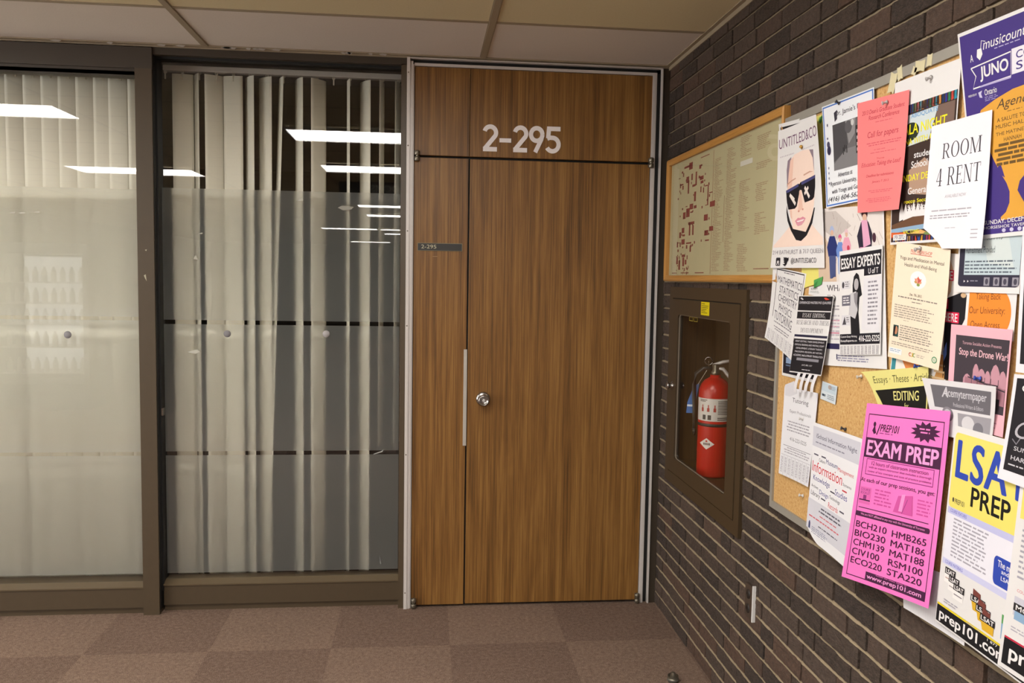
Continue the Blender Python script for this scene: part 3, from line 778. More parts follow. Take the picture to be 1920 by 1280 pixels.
for k, (z, l) in enumerate(((1.497, .04), (1.489, .08), (1.482, .075), (1.475, .06), (1.468, .045), (1.461, .07))): b.box(-0.0180, -0.0172, -0.620 - l, -0.620, z, z + .0022)
b.build('sticker_print', plain('#3b3716', .6), dr)
b = MB()
for y0, y1 in ((-.475, -.425), (-.535, -.485)): ringbox(b, -0.0052, -0.0045, y0, y1, 1.418, 1.437, (.003, .003, .003, .003))
b.build('faded_label', plain('#9d8626', .6), dr)
b = MB()      # the recess: five inner faces as thin sheet steel
b.box(0.0, 0.2, OP[0] + .004, OP[0] + .008, OP[2] + .004, OP[3] - .004); b.box(0.0, 0.2, OP[1] - .008, OP[1] - .004, OP[2] + .004, OP[3] - .004)
b.box(0.0, 0.2, OP[0] + .008, OP[1] - .008, OP[2] + .004, 0.757); b.box(0.0, 0.2, OP[0] + .008, OP[1] - .008, OP[3] - .010, OP[3] - .004)
b.box(0.196, 0.2, OP[0] + .008, OP[1] - .008, OP[2] + .010, OP[3] - .010)
b.build('inner_box', M['cab_in'], cb)

# extinguisher standing in it
EX, EY, EZ, SC = 0.092, -0.505, 0.7572, 0.93
def toc(a, r, h):     # around the cylinder; a = 0 faces the viewer, positive towards the picture's right
    w = math.atan2(-3.46, -1.24) + a
    return (EX + r * math.cos(w), EY + r * math.sin(w), EZ + h * SC)
ex = thing('fire_extinguisher', (EX, EY, EZ), 'red fire extinguisher with white label standing inside the glass cabinet', 'fire extinguisher')
b = MB(); b.lathe([(r_, h_ * SC) for r_, h_ in [(.058, 0), (.066, .004), (.068, .012), (.068, .375), (.066, .40), (.058, .425), (.044, .444), (.028, .454), (.022, .458), (.022, .468)]], (EX, EY, EZ), n=48); b.build('cylinder', M['red'], ex)
def wrap(b, a0, a1, h0, h1, r, n=14):
    for i in range(n):
        A, B = a0 + (a1 - a0) * i / n, a0 + (a1 - a0) * (i + 1) / n
        b.quad(toc(A, r, h0), toc(B, r, h0), toc(B, r, h1), toc(A, r, h1))
b = MB(); wrap(b, -1.35, 1.5, .262, .365, .0686, 24); lab = b.build('instruction_label', plain('#e9e5e0', .45), ex)
b = MB()
for h, l in ((.356, .55), (.350, .45)): wrap(b, -1.0, -1.0 + l, h, h + .003, .0689, 4)
for k in range(9): wrap(b, .22, .22 + R.uniform(.6, .85), .352 - k * .0072, .355 - k * .0072, .0689, 6)
for k in range(2): wrap(b, .2, .95, .276 - k * .008, .280 - k * .008, .0689, 6)
for a in (-.75, -.40): wrap(b, a, a + .22, .268, .290, .0689, 3)
b.build('label_print', plain('#4a4643', .6), ex)
b = MB()
for a in (-.85, -.45, -.05): wrap(b, a, a + .16, .305, .322, .0690, 3); wrap(b, a + .05, a + .12, .322, .336, .0690, 2)
b.build('label_pictograms', plain('#b6443c', .6), ex)
b = MB(); b.lathe([(r_, h_ * SC) for r_, h_ in [(.0684, .236), (.0692, .237), (.0692, .249), (.0684, .25)]], (EX, EY, EZ), n=48); b.build('strap', plain('#2c2724', .5), ex)
b = MB()
c0, hh, hw, st = -.42, .026, .50, 12
for i in range(st):
    A, B = c0 - hw + 2 * hw * i / st, c0 - hw + 2 * hw * (i + 1) / st
    ha, hb = hh * (1 - abs(A - c0) / hw), hh * (1 - abs(B - c0) / hw)
    b.add([toc(A, .0688, .158 - ha), toc(B, .0688, .158 - hb), toc(B, .0688, .158 + hb), toc(A, .0688, .158 + ha)], [(0, 1, 2, 3)])
b.build('maker_badge', plain('#efe9e4', .4), ex)
b = MB()
for k in range(5): wrap(b, -.62 + k * .09, -.56 + k * .09, .152, .162, .0691, 2)
b.build('badge_print', plain('#5a3a36', .5), ex)
b = MB(); wrap(b, -.48, -.36, .166, .174, .0692, 2); b.build('badge_mark', plain('#c2352c', .5), ex)
b = MB(); b.lathe([(r_, h_ * SC) for r_, h_ in [(.019, .466), (.019, .482), (.015, .486), (.015, .515), (.011, .518)]], (EX, EY, EZ), n=24); b.build('valve', M['nickel'], ex)
lx, ly = math.cos(math.atan2(-3.46, -1.24) + PI / 2), math.sin(math.atan2(-3.46, -1.24) + PI / 2)   # picture's right
def loc3(r, h, f=0.0): return (EX + lx * r - f * ly * -1, EY + ly * r + f * lx * -1, EZ + h * SC)
b = MB(); b.tube([loc3(-.012, .512), loc3(.03, .528), (loc3(.085, .538))], [.006, .008, .006], 8); b.build('squeeze_lever', M['alu2'], ex)
b = MB(); b.tube([loc3(-.01, .50), loc3(.03, .496), loc3(.062, .455), loc3(.078, .430)], [.006, .008, .008, .006], 8); b.build('carry_handle', M['alu2'], ex)
b = MB(); b.tube([loc3(-.03 + .016 * math.cos(w * PI / 8), .530 + .018 * math.sin(w * PI / 8)) for w in range(17)], .0022, 6); b.build('pull_ring', M['steel'], ex)
b = MB(); b.tube([loc3(-.012, .498), loc3(-.05, .496), loc3(-.082, .47), loc3(-.088, .42), loc3(-.084, .30), loc3(-.081, .215)], .0085, 10); b.build('hose', plain('#3a3733', .5), ex)
b = MB(); b.tube([loc3(-.081, .215), loc3(-.080, .185)], [.010, .007], 10); b.build('nozzle', M['black'], ex)
b = MB(); b.add([loc3(-.066, .425), loc3(-.088, .415), loc3(-.114, .335), loc3(-.118, .285), loc3(-.080, .285), loc3(-.078, .345)], [(0, 1, 2, 3, 4, 5)]); b.build('inspection_tag', plain('#46659e', .5), ex, 0.0006)
b = MB(); b.add([loc3(-.114, .325, .0015), loc3(-.080, .325, .0015), loc3(-.080, .316, .0015), loc3(-.115, .316, .0015)], [(0, 1, 2, 3)]); b.build('tag_stripe', plain('#c9d0dc', .5), ex, .0002)
b = MB(); b.tube([loc3(-.072, .42, .0), loc3(-.03, .50, .0), loc3(-.03, .53)], .0012, 6); b.build('tag_tie', M['clip'], ex)

# framed campus map
FY0, FY1, FZ0, FZ1 = -1.378, -0.085, 1.588, 2.146
mp = thing('framed_map', (0, -0.73, 1.588), 'oak framed campus map of red buildings and text columns', 'map')
def mitre_frame(b, x0, x1, side):
    w = .026
    o = [(FY1, FZ0), (FY1, FZ1), (FY0, FZ1), (FY0, FZ0)]; i = [(FY1 - w, FZ0 + w), (FY1 - w, FZ1 - w), (FY0 + w, FZ1 - w), (FY0 + w, FZ0 + w)]
    a, c = side, (side + 1) % 4
    P = [(x0 + .004, *o[a]), (x0 + .004, *o[c]), (x0, *[o[c][k] * .75 + i[c][k] * .25 for k in (0, 1)]), (x0, *[o[a][k] * .75 + i[a][k] * .25 for k in (0, 1)]),
         (x0 + .007, *i[c]), (x0 + .007, *i[a]), (x1, *i[c]), (x1, *i[a]), (x1, *o[c]), (x1, *o[a])]
    b.add(P, [(0, 1, 2, 3), (3, 2, 4, 5), (5, 4, 6, 7), (7, 6, 8, 9), (9, 8, 1, 0)])
for s in range(4):
    b = MB(); mitre_frame(b, -0.030, -0.002, s); b.build('frame_rail', M['oak_v'] if s in (0, 2) else M['oak_h'], mp)
b = MB(); b.box(-0.010, -0.004, FY0 + .02, FY1 - .02, FZ0 + .02, FZ1 - .02); sheet = b.build('map_sheet', plain('#c4bb94', .6, vary=.03, scale=6), mp)
MW, MH = (FY1 - FY0) - .052, FZ1 - FZ0 - .052
def mp2(s, t): return (FY1 - .026 - s * MW, FZ1 - .026 - t * MH)
b = MB(); rr = random.Random(7)
def mrect(b, s0, t0, s1, t1, x=-.0108):
    y0, z0 = mp2(s0, t0); y1, z1 = mp2(s1, t1); b.box(x, -.0098, y1, y0, z1, z0)
for (s0, t0, s1, t1) in ((.17, .055, .24, .075), (.23, .04, .27, .10), (.155, .10, .165, .14), (.10, .13, .12, .15), (.12, .19, .16, .22), (.12, .19, .13, .26), (.15, .2, .165, .25),
                         (.35, .09, .37, .15), (.36, .17, .40, .22), (.37, .22, .40, .25), (.30, .30, .32, .38), (.30, .41, .33, .44), (.20, .15, .23, .25), (.22, .17, .235, .3),
                         (.26, .13, .275, .25), (.31, .13, .325, .25), (.275, .235, .31, .255), (.37, .27, .38, .36), (.40, .28, .41, .33), (.45, .27, .46, .44), (.42, .27, .45, .285), (.43, .42, .45, .44),
                         (.47, .33, .50, .36), (.48, .40, .53, .46), (.21, .42, .25, .50), (.17, .45, .20, .51), (.25, .38, .29, .44), (.26, .45, .29, .48), (.20, .39, .22, .42), (.42, .50, .46, .56),
                         (.24, .54, .31, .57), (.25, .54, .265, .66), (.29, .57, .305, .66), (.43, .62, .47, .68), (.48, .60, .52, .65), (.44, .70, .48, .74), (.13, .60, .15, .67), (.16, .58, .19, .63), (.17, .63, .2, .66),
                         (.10, .70, .15, .72), (.10, .70, .115, .79), (.14, .70, .15, .79), (.16, .68, .20, .77), (.22, .70, .28, .73), (.22, .73, .235, .80), (.265, .73, .28, .8), (.10, .82, .12, .9), (.13, .86, .15, .95),
                         (.17, .80, .21, .84), (.18, .84, .20, .92), (.21, .86, .23, .94)):
    if rr.random() < 0.25: t1 = (t0 + t1) / 2 + .005
    mrect(b, s0 * .92, t0 + .02 * rr.random(), s1 * .92, t1)
for k in range(26):
    s, t = rr.uniform(.09, .24), rr.uniform(.80, .97); w, h = rr.uniform(.008, .0), rr.uniform(.01, .035); mrect(b, s, t, s + w, t + h)
for k in range(34):
    s, t = rr.uniform(.08, .44), rr.uniform(.08, .78); w, h = rr.uniform(.005, .014), rr.uniform(.01, .022); mrect(b, s, t, s + w, t + h)
b.build('map_buildings', plain('#8c3f38', .6), mp)
b = MB()
for s0, s1, t0, t1 in ((.475, .565, .10, .97), (.585, .675, .06, .97), (.695, .785, .02, .16), (.695, .785, .33, .68), (.695, .785, .78, .97), (.82, .93, .06, .16), (.82, .93, .24, .28), (.82, .93, .38, .5), (.82, .93, .58, .72)):
    t = t0
    while t < t1:
        s = s0 + rr.choice((0, 0, .006))
        e = s0 + (s1 - s0) * rr.uniform(.35, .95)
        while s < e:
            w = rr.uniform(.006, .022); mrect(b, s, t, min(s + w, e), t + .0042, -.0104); s += w + .004
        t += .0125
b.build('map_index', plain('#9b7a5e', .6), mp)
b = MB()
mrect(b, .462, .02, .464, .99, -.0104); mrect(b, .572, .40, .5735, .75, -.0104); mrect(b, .335, .035, .42, .042, -.0104); mrect(b, .04, .975, .10, .982); mrect(b, .15, .975, .24, .982); mrect(b, .31, .975, .40, .983); mrect(b, .825, .955, .93, .960)
b.build('map_rules', plain('#8c4a3c', .6), mp)
b = MB(); mrect(b, .70, .19, .79, .225, -.0112); b.build('masking_label', plain('#dcd8cb', .6), mp)
b = MB(); b.quad((-.0125, FY1 - .026, FZ0 + .026), (-.0125, FY1 - .026, FZ1 - .026), (-.0125, FY0 + .026, FZ1 - .026), (-.0125, FY0 + .026, FZ0 + .026)); b.build('glazing', glass_mat('map_glazing', (.97, .97, .96), 0.5), mp)
b = MB(); b.prism([(-0.62, 2.146), (-0.585, 2.146), (-0.60, 2.163), (-0.612, 2.163)], 'x', -.014, -.004); b.build('hanging_tab', M['nickel'], mp)

# outlet with its white side plate, door stop
ot = thing('wall_outlet', (-0.004, -1.22, 0.48), 'brown double wall outlet with a white edge low on the brick', 'outlet')
b = MB(); b.bevbox(-0.012, 0.002, -1.238, -1.172, 0.420, 0.535, 0.003); b.build('face_plate', plain('#4b3d33', .5), ot)
for z in (0.452, 0.503):
    b = MB(); b.lathe([(.017, 0), (.0165, .002), (.001, .0022)], (-0.012, -1.205, z), (-1, 0, 0), 22); so = b.build('socket', plain('#2b2420', .45), ot)
    b = MB()
    for dy in (-.007, .007): b.box(-.0148, -.0138, -1.205 + dy - .0012, -1.205 + dy + .0012, z - .004, z + .005)
    b.build('socket_slot', M['black'], so)
b = MB(); b.bevbox(-0.0125, 0.0, -1.2445, -1.2390, 0.415, 0.543, 0.001); b.build('side_plate', M['white'], ot)
ds = thing('door_stop', (-0.150, -0.815, 0.0), 'small silver dome door stop on the carpet', 'door stop')
b = MB(); b.lathe([(.021, 0), (.022, .003), (.022, .024), (.018, .0), (.008, .036), (.001, .0365)], (-0.150, -0.815, 0.0), n=28); b.build('dome', M['nickel'], ds)
b = MB(); b.lathe([(.0225, .004), (.0238, .008), (.0225, .012)], (-0.150, -0.815, 0.0), n=28); b.build('rubber_ring', plain('#55504a', .7), ds)

# cork board
KY0, KY1, KZ0, KZ1 = -3.55, -1.372, 0.862, 2.104
kb = thing('cork_board', (0, -2.4, 0.862), 'large cork notice board in a grey metal frame covered with flyers', 'notice board')
b = MB(); b.box(-0.0145, -0.002, KY0 + .01, KY1 - .01, KZ0 + .01, KZ1 - .01); b.build('cork_panel', M['cork'], kb)
b = MB(); ringbox(b, -0.0215, 0.0, KY0, KY1, KZ0, KZ1, (.02, .017, .022, .024)); b.build('metal_frame', plain('#aaa59b', .5, .3), kb)
for (y, z, w, h, a) in ((-1.995, 2.076, .030, .05, .3), (-2.026, 2.092, .02, .035, -.2), (-2.108, 2.089, .04, .026, .15), (-2.145, 2.093, .02, .028, 0.1), (-2.086, 2.083, .018, .02, .5)):
    ca, sa = math.cos(a), math.sin(a)
    pts = [(y + (dy * w * ca - dz * h * sa) / 2, z + (dy * w * sa + dz * h * ca) / 2) for dy, dz in ((-1, -1), (-.2, -.8), (1, -1), (.9, .2), (1, 1), (-.1, .85), (-1, 1))]
    b = MB(); b.prism(pts, 'x', -.0224, -.0212); b.build('tape_scrap', plain('#d8cda6', .7), kb)

# ------------------------------------------------------------------ flyers: layer on the board and corners (lift off the layer, y, z) TL TR BR BL
SHEETS = {
 'black_top': (1, [(0.015, -1.356, 2.0901), (0, -1.5799, 2.0817), (0, -1.6029, 1.9451), (0, -1.3318, 1.9818)]),
 'yellow_sheet': (1, [(0, -1.4673, 2.0758), (0, -1.6274, 2.0712), (0, -1.6879, 1.5967), (0, -1.5406, 1.5721)]),
 'kids': (2, [(0, -1.6183, 1.8027), (0, -1.9801, 1.7859), (0, -2.0314, 1.3822), (0, -1.6931, 1.3575)]),
 'events': (3, [(0, -1.6297, 2.0901), (0, -1.9125, 2.0848), (0, -1.9407, 1.8051), (0.008, -1.6989, 1.799)]),
 'untitled': (4, [(0.014, -1.37, 2.0658), (0.02, -1.6425, 2.0674), (0, -1.694, 1.6326), (0.014, -1.3514, 1.636)]),
 'gala': (3, [(0, -2.0085, 2.0726), (0, -2.2634, 2.0687), (0, -2.2501, 1.6842), (0, -2.0227, 1.6847)]),
 'salmon': (5, [(0, -1.8428, 2.0576), (0, -2.0808, 2.0417), (0.012, -2.084, 1.7654), (0, -1.8691, 1.7731)]),
 'juno': (4, [(0, -2.2488, 2.1202), (0, -2.5208, 2.1128), (0.004, -2.5338, 1.6867), (0, -2.3498, 1.6832)]),
 'room': (6, [(0, -2.1815, 1.9397), (0, -2.3828, 1.9374), (0.012, -2.392, 1.6636), (0, -2.1673, 1.6707)]),
 'yoga': (5, [(0, -2.0604, 1.691), (0, -2.2698, 1.6651), (0.015, -2.2735, 1.4056), (0, -2.0456, 1.4149)]),
 'tablet': (3, [(0, -2.2894, 1.696), (0, -2.483, 1.6944), (0, -2.4805, 1.5749), (0, -2.2874, 1.5755)]),
 'orange': (2, [(0, -2.322, 1.5839), (0, -2.4717, 1.5859), (0, -2.4689, 1.4836), (0, -2.3173, 1.4788)]),
 'here': (1, [(0, -2.1403, 1.667), (0, -2.3259, 1.6525), (0, -2.3215, 1.388), (0, -2.1599, 1.3803)]),
 'drone': (4, [(0, -2.2822, 1.5065), (0, -2.4724, 1.5063), (0, -2.4624, 1.2957), (0, -2.2831, 1.2964)]),
 'black_a': (6, [(0, -2.4892, 1.7009), (0, -2.6892, 1.7239), (0, -2.6991, 1.4302), (0.004, -2.499, 1.4281)]),
 'black_b': (7, [(0, -2.4942, 1.4235), (0, -2.6837, 1.4355), (0, -2.6801, 1.2111), (0.01, -2.4784, 1.2202)]),
 'maths': (1, [(0.016, -1.3563, 1.6395), (0, -1.565, 1.6167), (0.006, -1.5007, 1.3506), (0.012, -1.3024, 1.4087)]),
 'expert': (4, [(0, -1.7763, 1.6758), (0, -1.9934, 1.687), (0, -2.0083, 1.4161), (0, -1.8024, 1.3957)]),
 'black_card': (1, [(0, -1.4197, 1.4036), (0, -1.6461, 1.4132), (0, -1.65, 1.3001), (0, -1.4219, 1.297)]),
 'research': (5, [(0, -1.5434, 1.5512), (0, -1.7607, 1.5559), (0.01, -1.7273, 1.3294), (0.008, -1.5163, 1.3177)]),
 'tutoring': (2, [(0, -1.4508, 1.2649), (0, -1.6779, 1.2743), (0.006, -1.6525, 0.9942), (0.006, -1.4462, 0.9878)]),
 'ischool': (3, [(0, -1.6646, 1.1885), (0, -1.9372, 1.1919), (0.008, -1.8996, 0.8368), (0.008, -1.6605, 0.8518)]),
 'card': (1, [(0, -1.6952, 1.3119), (0, -1.7832, 1.308), (0, -1.776, 1.256), (0, -1.687, 1.2602)]),
 'editing': (2, [(0.02, -1.9454, 1.3659), (0.008, -2.2134, 1.4092), (0, -2.2016, 1.2629), (0, -1.9878, 1.2389)]),
 'orange_flyer': (1, [(0, -2.049, 1.4516), (0, -2.2598, 1.4444), (0, -2.2606, 1.3722), (0, -2.0397, 1.3727)]),
 'termpaper': (5, [(0.012, -2.2094, 1.3824), (0.01, -2.452, 1.3941), (0, -2.4337, 1.2742), (0, -2.244, 1.2635)]),
 'exam': (8, [(0, -1.9751, 1.2904), (0, -2.3114, 1.3229), (0.012, -2.2908, 0.8856), (0.012, -1.9106, 0.8208)]),
 'lsat': (6, [(0, -2.3224, 1.2952), (0, -2.5906, 1.2951), (0.004, -2.5974, 0.849), (0, -2.2898, 0.8594)]),
 'mcat': (7, [(0, -2.5288, 1.2307), (0, -2.7229, 1.2392), (0, -2.7223, 0.8568), (0.006, -2.5045, 0.8607)]),
 'pale': (3, [(0, -2.1338, 0.9447), (0, -2.3728, 0.9757), (0.006, -2.3898, 0.8452), (0.006, -2.1669, 0.8384)]),
 'sticky': (3, [(0, -1.6261, 1.5979), (0, -1.6813, 1.6087), (0, -1.6737, 1.586), (0, -1.6283, 1.5748)]),
 'screen_card': (2, [(0, -1.5917, 1.5774), (0, -1.6879, 1.5846), (0, -1.688, 1.5499), (0, -1.5903, 1.5554)]),
}

BASE, PITCH = .0155, .0026
class Flyer:
    """a sheet of paper pinned to the board, with printed shapes laid on its own surface"""
    def __init__(self, key, name, label, cat, colour='#e8e5e4', cut=None, wave=0.0003, group='flyers on the notice board'):
        self.L, self.c = SHEETS[key]; self.wave = wave; self.ph = R.random() * 6
        mid = [sum(p[i] for p in self.c) / 4 for i in (1, 2)]
        self.root = thing(name, (-(BASE + PITCH * self.L), mid[0], mid[1]), label, cat, group)
        self.n = 0; self.hold = False; self.parts = {}
        b = MB(); self.grid(b, 0, 0, 1, 1, 0.0, 26, 26, cut)
        b.sm = True
        self.sheet = b.build('sheet', plain(colour, .6, vary=.015, scale=12, spec=.3), self.root, 0.0003)
    def S(self, s, t, h=0.0):
        w = ((1 - s) * (1 - t), s * (1 - t), s * t, (1 - s) * t)
        y = sum(w[i] * self.c[i][1] for i in range(4)); z = sum(w[i] * self.c[i][2] for i in range(4))
        x = BASE + PITCH * self.L + sum(self.c[i][0] * max(w[i], 0) ** 1.8 for i in range(4)) + self.wave * math.sin(3 * s + 2 * t + self.ph) * s * (1 - s) * 4
        return (-(x + h), y, z)
    def grid(self, b, s0, t0, s1, t1, h, ns, nt, cut=None):
        vs = []
        for i in range(ns + 1):
            for j in range(nt + 1):
                s, t = s0 + (s1 - s0) * i / ns, t0 + (t1 - t0) * j / nt
                if cut: s, t = cut(s, t)
                vs.append(self.S(s, t, h))
        b.add(vs, [(i * (nt + 1) + j, i * (nt + 1) + j + 1, (i + 1) * (nt + 1) + j + 1, (i + 1) * (nt + 1) + j) for i in range(ns) for j in range(nt)])
    def _mb(self, part, col, up=True):
        p = self.parts.setdefault(part, (MB(), []))
        b, cols = p
        if col not in cols: cols.append(col)
        b.m = cols.index(col)
        if up and not self.hold: self.n += 1
        return b, 0.0002 + 0.000035 * (self.n if up else self.n + 1)
    def _poly(self, b, pts2, faces, h):
        bm = bmesh.new(); vv = [bm.verts.new((p[0], p[1], 0)) for p in pts2]
        for f in faces:
            try: bm.faces.new([vv[i] for i in f])
            except ValueError: pass
        bmesh.ops.triangulate(bm, faces=[f for f in bm.faces if len(f.verts) > 3])
        for _ in range(6):
            es = []
            for e in bm.edges:
                a, c = e.verts; A = Vector(self.S(a.co.x, a.co.y)); B = Vector(self.S(c.co.x, c.co.y))
                if (A - B).length > 0.012: es.append(e)
            if not es: break
            bmesh.ops.subdivide_edges(bm, edges=es, cuts=1, use_grid_fill=False)
            bmesh.ops.triangulate(bm, faces=[f for f in bm.faces if len(f.verts) > 3])
        bm.verts.index_update()
        b.add([self.S(v.co.x, v.co.y, h) for v in bm.verts], [[v.index for v in f.verts] for f in bm.faces]); bm.free()
    def rect(self, s0, t0, s1, t1, col, part='printed_block'):
        if part == 'printed_block': part = (part, len(self.parts))
        b, h = self._mb(part, col); k = lambda d, m: max(1, int(abs(d) / m))
        self.grid(b, s0, t0, s1, t1, h, k(s1 - s0, .04), k(t1 - t0, .04)); return self
    def poly(self, pts, col, part='picture'):
        if part == 'printed_block': part = (part, len(self.parts))
        b, h = self._mb(part, col)
        bm = bmesh.new(); f = bm.faces.new([bm.verts.new((p[0], p[1], 0)) for p in pts]); bmesh.ops.triangulate(bm, faces=[f])
        bm.verts.index_update(); P = [v.co.xy[:] for v in bm.verts]; F = [[v.index for v in q.verts] for q in bm.faces]; bm.free()
        self._poly(b, P, F, h); return self
    def oval(self, s, t, rs, rt, col, part='picture', n=20, a0=0, a1=360):
        return self.poly([(s + rs * math.cos(math.radians(a0 + (a1 - a0) * i / n)), t + rt * math.sin(math.radians(a0 + (a1 - a0) * i / n))) for i in range(n + (1 if a1 - a0 < 360 else 0))], col, part)
    def line(self, pts, w, col, part='printed_line', asp=1.0):
        """stroke of width w (in sheet widths); asp = sheet width / height"""
        b, h = self._mb(part, col)
        q = [(p[0], p[1] / asp) for p in pts]; L, Rr = stroke(q, w)
        vs = [(p.x, p.y * asp) for p in L] + [(p.x, p.y * asp) for p in Rr]; n = len(L)
        self._poly(b, vs, [(i, i + 1, n + i + 1, n + i) for i in range(n - 1)], h); return self
    def frame(self, s0, t0, s1, t1, w, col, part='printed_line'):
        wt = w * 0.75
        self.rect(s0, t0, s1, t0 + wt, col, part); self.rect(s0, t1 - wt, s1, t1, col, part); self.rect(s0, t0 + wt, s0 + w, t1 - wt, col, part); self.rect(s1 - w, t0 + wt, s1, t1 - wt, col, part); return self
    def text(self, s, s0, t0, s1, t1, col, bold=0.0, ital=0.0, serif=False, part='lettering', slope=0.0, space=1.0):
        if abs(t1 - t0) * abs(self.c[0][2] - self.c[3][2]) > .012 and part == 'lettering': part = ('heading', len(self.parts))
        b, h = self._mb(part, col, False); H = abs(self.c[0][2] - self.c[3][2]); W = abs(self.c[0][1] - self.c[1][1]); e = bold * (t1 - t0) * H * 0.9
        vs, fs = serif_mesh(s) if serif else text_mesh(s, 0.0, ital, space)
        sk = 0.12 if serif and ital else 0.0
        P = [(s0 + x * (s1 - s0) + sk * 0, t1 - y * (t1 - t0) + slope * x) for x, y in vs]
        for q, (dx, dy) in enumerate([(math.cos(k * PI / 5), .75 * math.sin(k * PI / 5)) for k in range(10)] + [(0, 0)] if e and (t1 - t0) * H > .012 else ((-1, -.6), (1, -.6), (-1, .6), (1, .6)) if e else ((0, 0),)):
            self._poly(b, [(p[0] + dx * e / W, p[1] + dy * e / H) for p in P], fs, h + q * 0.000008)
        return self
    def greek(self, s0, t0, s1, t1, n, col, align='l', part='small_print', fill=.42, words=(.02, .10)):
        """rows of print too small to read in the photograph"""
        b, h = self._mb(part, col, False); dt = (t1 - t0) / n
        for k in range(n):
            ln = (s1 - s0) * R.uniform(.72, 1.0); a = s0 if align == 'l' else (s0 + s1 - ln) / 2; e = a + ln
            while a < e - .005:
                w = min(R.uniform(*words), e - a); self.grid(b, a, t0 + k * dt, a + w, t0 + k * dt + dt * fill, h, 1, 1); a += w + .014
        return self
    def vgreek(self, s0, t0, s1, t1, n, col, part='small_print', rows=10):
        """strips of upright tear-off print"""
        b, h = self._mb(part, col, False); ds = (s1 - s0) / n
        for k in range(n):
            for q in (0.2, .55):
                t = t0
                while t < t1:
                    w = (t1 - t0) * R.uniform(.06, .2); self.grid(b, s0 + ds * (k + q), t, s0 + ds * (k + q + .16), min(t + w, t1), h, 1, 1); t += w + (t1 - t0) * .04
        return self
    def done(self):
        for part, (b, cols) in self.parts.items(): b.build(part if isinstance(part, str) else part[0], [ink(c) for c in cols], self.root)
        return self
K = '#221c26'; G = '#8b868c'; W_ = '#f0edec'

# -- bottom layer
f = Flyer('black_top', 'black_flyer', 'black topped flyer mostly hidden behind the sunglasses poster', 'flyer')
f.rect(.04, .10, .96, .95, '#17141a').rect(.10, .46, .2, .52, W_).rect(.13, .30, .15, .5, W_).rect(.66, .40, .74, .46, W_).rect(.70, .30, .72, .44, W_); f.done()
f = Flyer('yellow_sheet', 'yellow_paper', 'pale yellow paper showing below and right of the sunglasses poster', 'paper', '#ece27a')
f.oval(.9, .03, .07, .02, '#7fbf5a').poly([(.86, .03), (.97, .0), (.99, .02), (.9, .055)], '#3f7a3c'); f.done()
f = Flyer('here', 'dance_flyer', 'flyer of a dark figure with red tags reading HERE, beside the beige workshop sheet', 'flyer', '#efe9e6')
f.poly([(.50, .10), (.62, .05), (.68, .12), (.66, .3), (.58, .36), (.5, .3)], '#e0b998').poly([(.56, .36), (.86, .30), (1.0, .32), (1.0, .46), (.9, .56), (.8, .62), (.74, .8), (.7, 1.0), (.56, 1.0)], '#15131a')
f.poly([(.74, .62), (.84, .58), (.98, .78), (.98, .9), (.8, .9)], '#c98f68').oval(.9, .32, .05, .02, '#d9b48c').rect(.5, .13, .70, .215, '#e0264f').text('VE', .53, .14, .68, .205, W_, .02).rect(.5, .36, .62, .44, '#d21f47').rect(.5, .46, .84, .545, '#e0264f').text('HERE', .54, .472, .81, .535, W_, .02)
f.poly([(.55, .78), (.62, .7), (.63, .8), (.57, .86)], '#5f7fd0'); f.done()
f = Flyer('maths', 'tutoring_flyer', 'curling mathematics tutoring flyer with tear-off tabs below the sunglasses poster', 'flyer')
f.line([(.13, .02), (.13, .66)], .012, K).line([(.13, .02), (.95, .02)], .012, K).line([(.95, .02), (.95, .8)], .012, K)
f.greek(.3, .04, .7, .07, 1, G, 'c')
for s, a, c, t0, t1 in (('MATHEMATICS', .17, .92, .10, .19), ('STATISTICS', .25, .86, .22, .31), ('CHEMISTRY', .24, .86, .33, .42), ('PHYSICS', .30, .74, .45, .54), ('TUTORING', .18, .80, .56, .67)): f.text(s, a, t0, c, t1, '#5b5560', slope=.02)
f.greek(.18, .70, .85, .735, 1, G, 'c').greek(.2, .76, .8, .82, 2, G, 'c')
for k in range(6): f.vgreek(.04 + k * .155, .84, .16 + k * .155, .98, 1, '#a39fa5')
for k in range(1, 6): f.line([(.02 + k * .155, .83), (.02 + k * .155, 1.0)], .006, '#6f6b70')
f.done()
f = Flyer('black_card', 'dark_flyer', 'dark flyer edge hidden behind the black essay editing sheet', 'flyer')
f.rect(.03, .04, .97, .92, '#1d1a26').rect(.12, .45, .3, .62, '#8aa0c0').rect(.12, .66, .26, .7, '#5a6a86'); f.done()
f = Flyer('card', 'business_card', 'pale blue business card pinned on the bare cork', 'card', '#d4dde2')
f.rect(.04, .07, .96, .5, '#c2d2dc').oval(.55, .2, .12, .12, '#b9a79a').greek(.5, .12, .92, .34, 3, '#8790a0').greek(.08, .66, .36, .8, 1, '#2e3a4c', fill=.9).greek(.45, .62, .92, .9, 3, '#6d7480'); f.done()
f = Flyer('orange_flyer', 'orange_flyer', 'orange flyer edge peeking out below the beige workshop sheet', 'flyer', '#efe9e0')
f.poly([(.1, .15), (.5, .1), (.62, .6), (.3, .75)], '#e28a4a').rect(.55, .1, .98, .95, '#d79a56').rect(.55, .4, .98, .46, '#e8c79a').rect(.55, .6, .98, .66, '#e8c79a').rect(.55, .8, .98, .86, '#e8c79a').rect(.02, .1, .1, .9, '#3d8f9c'); f.done()

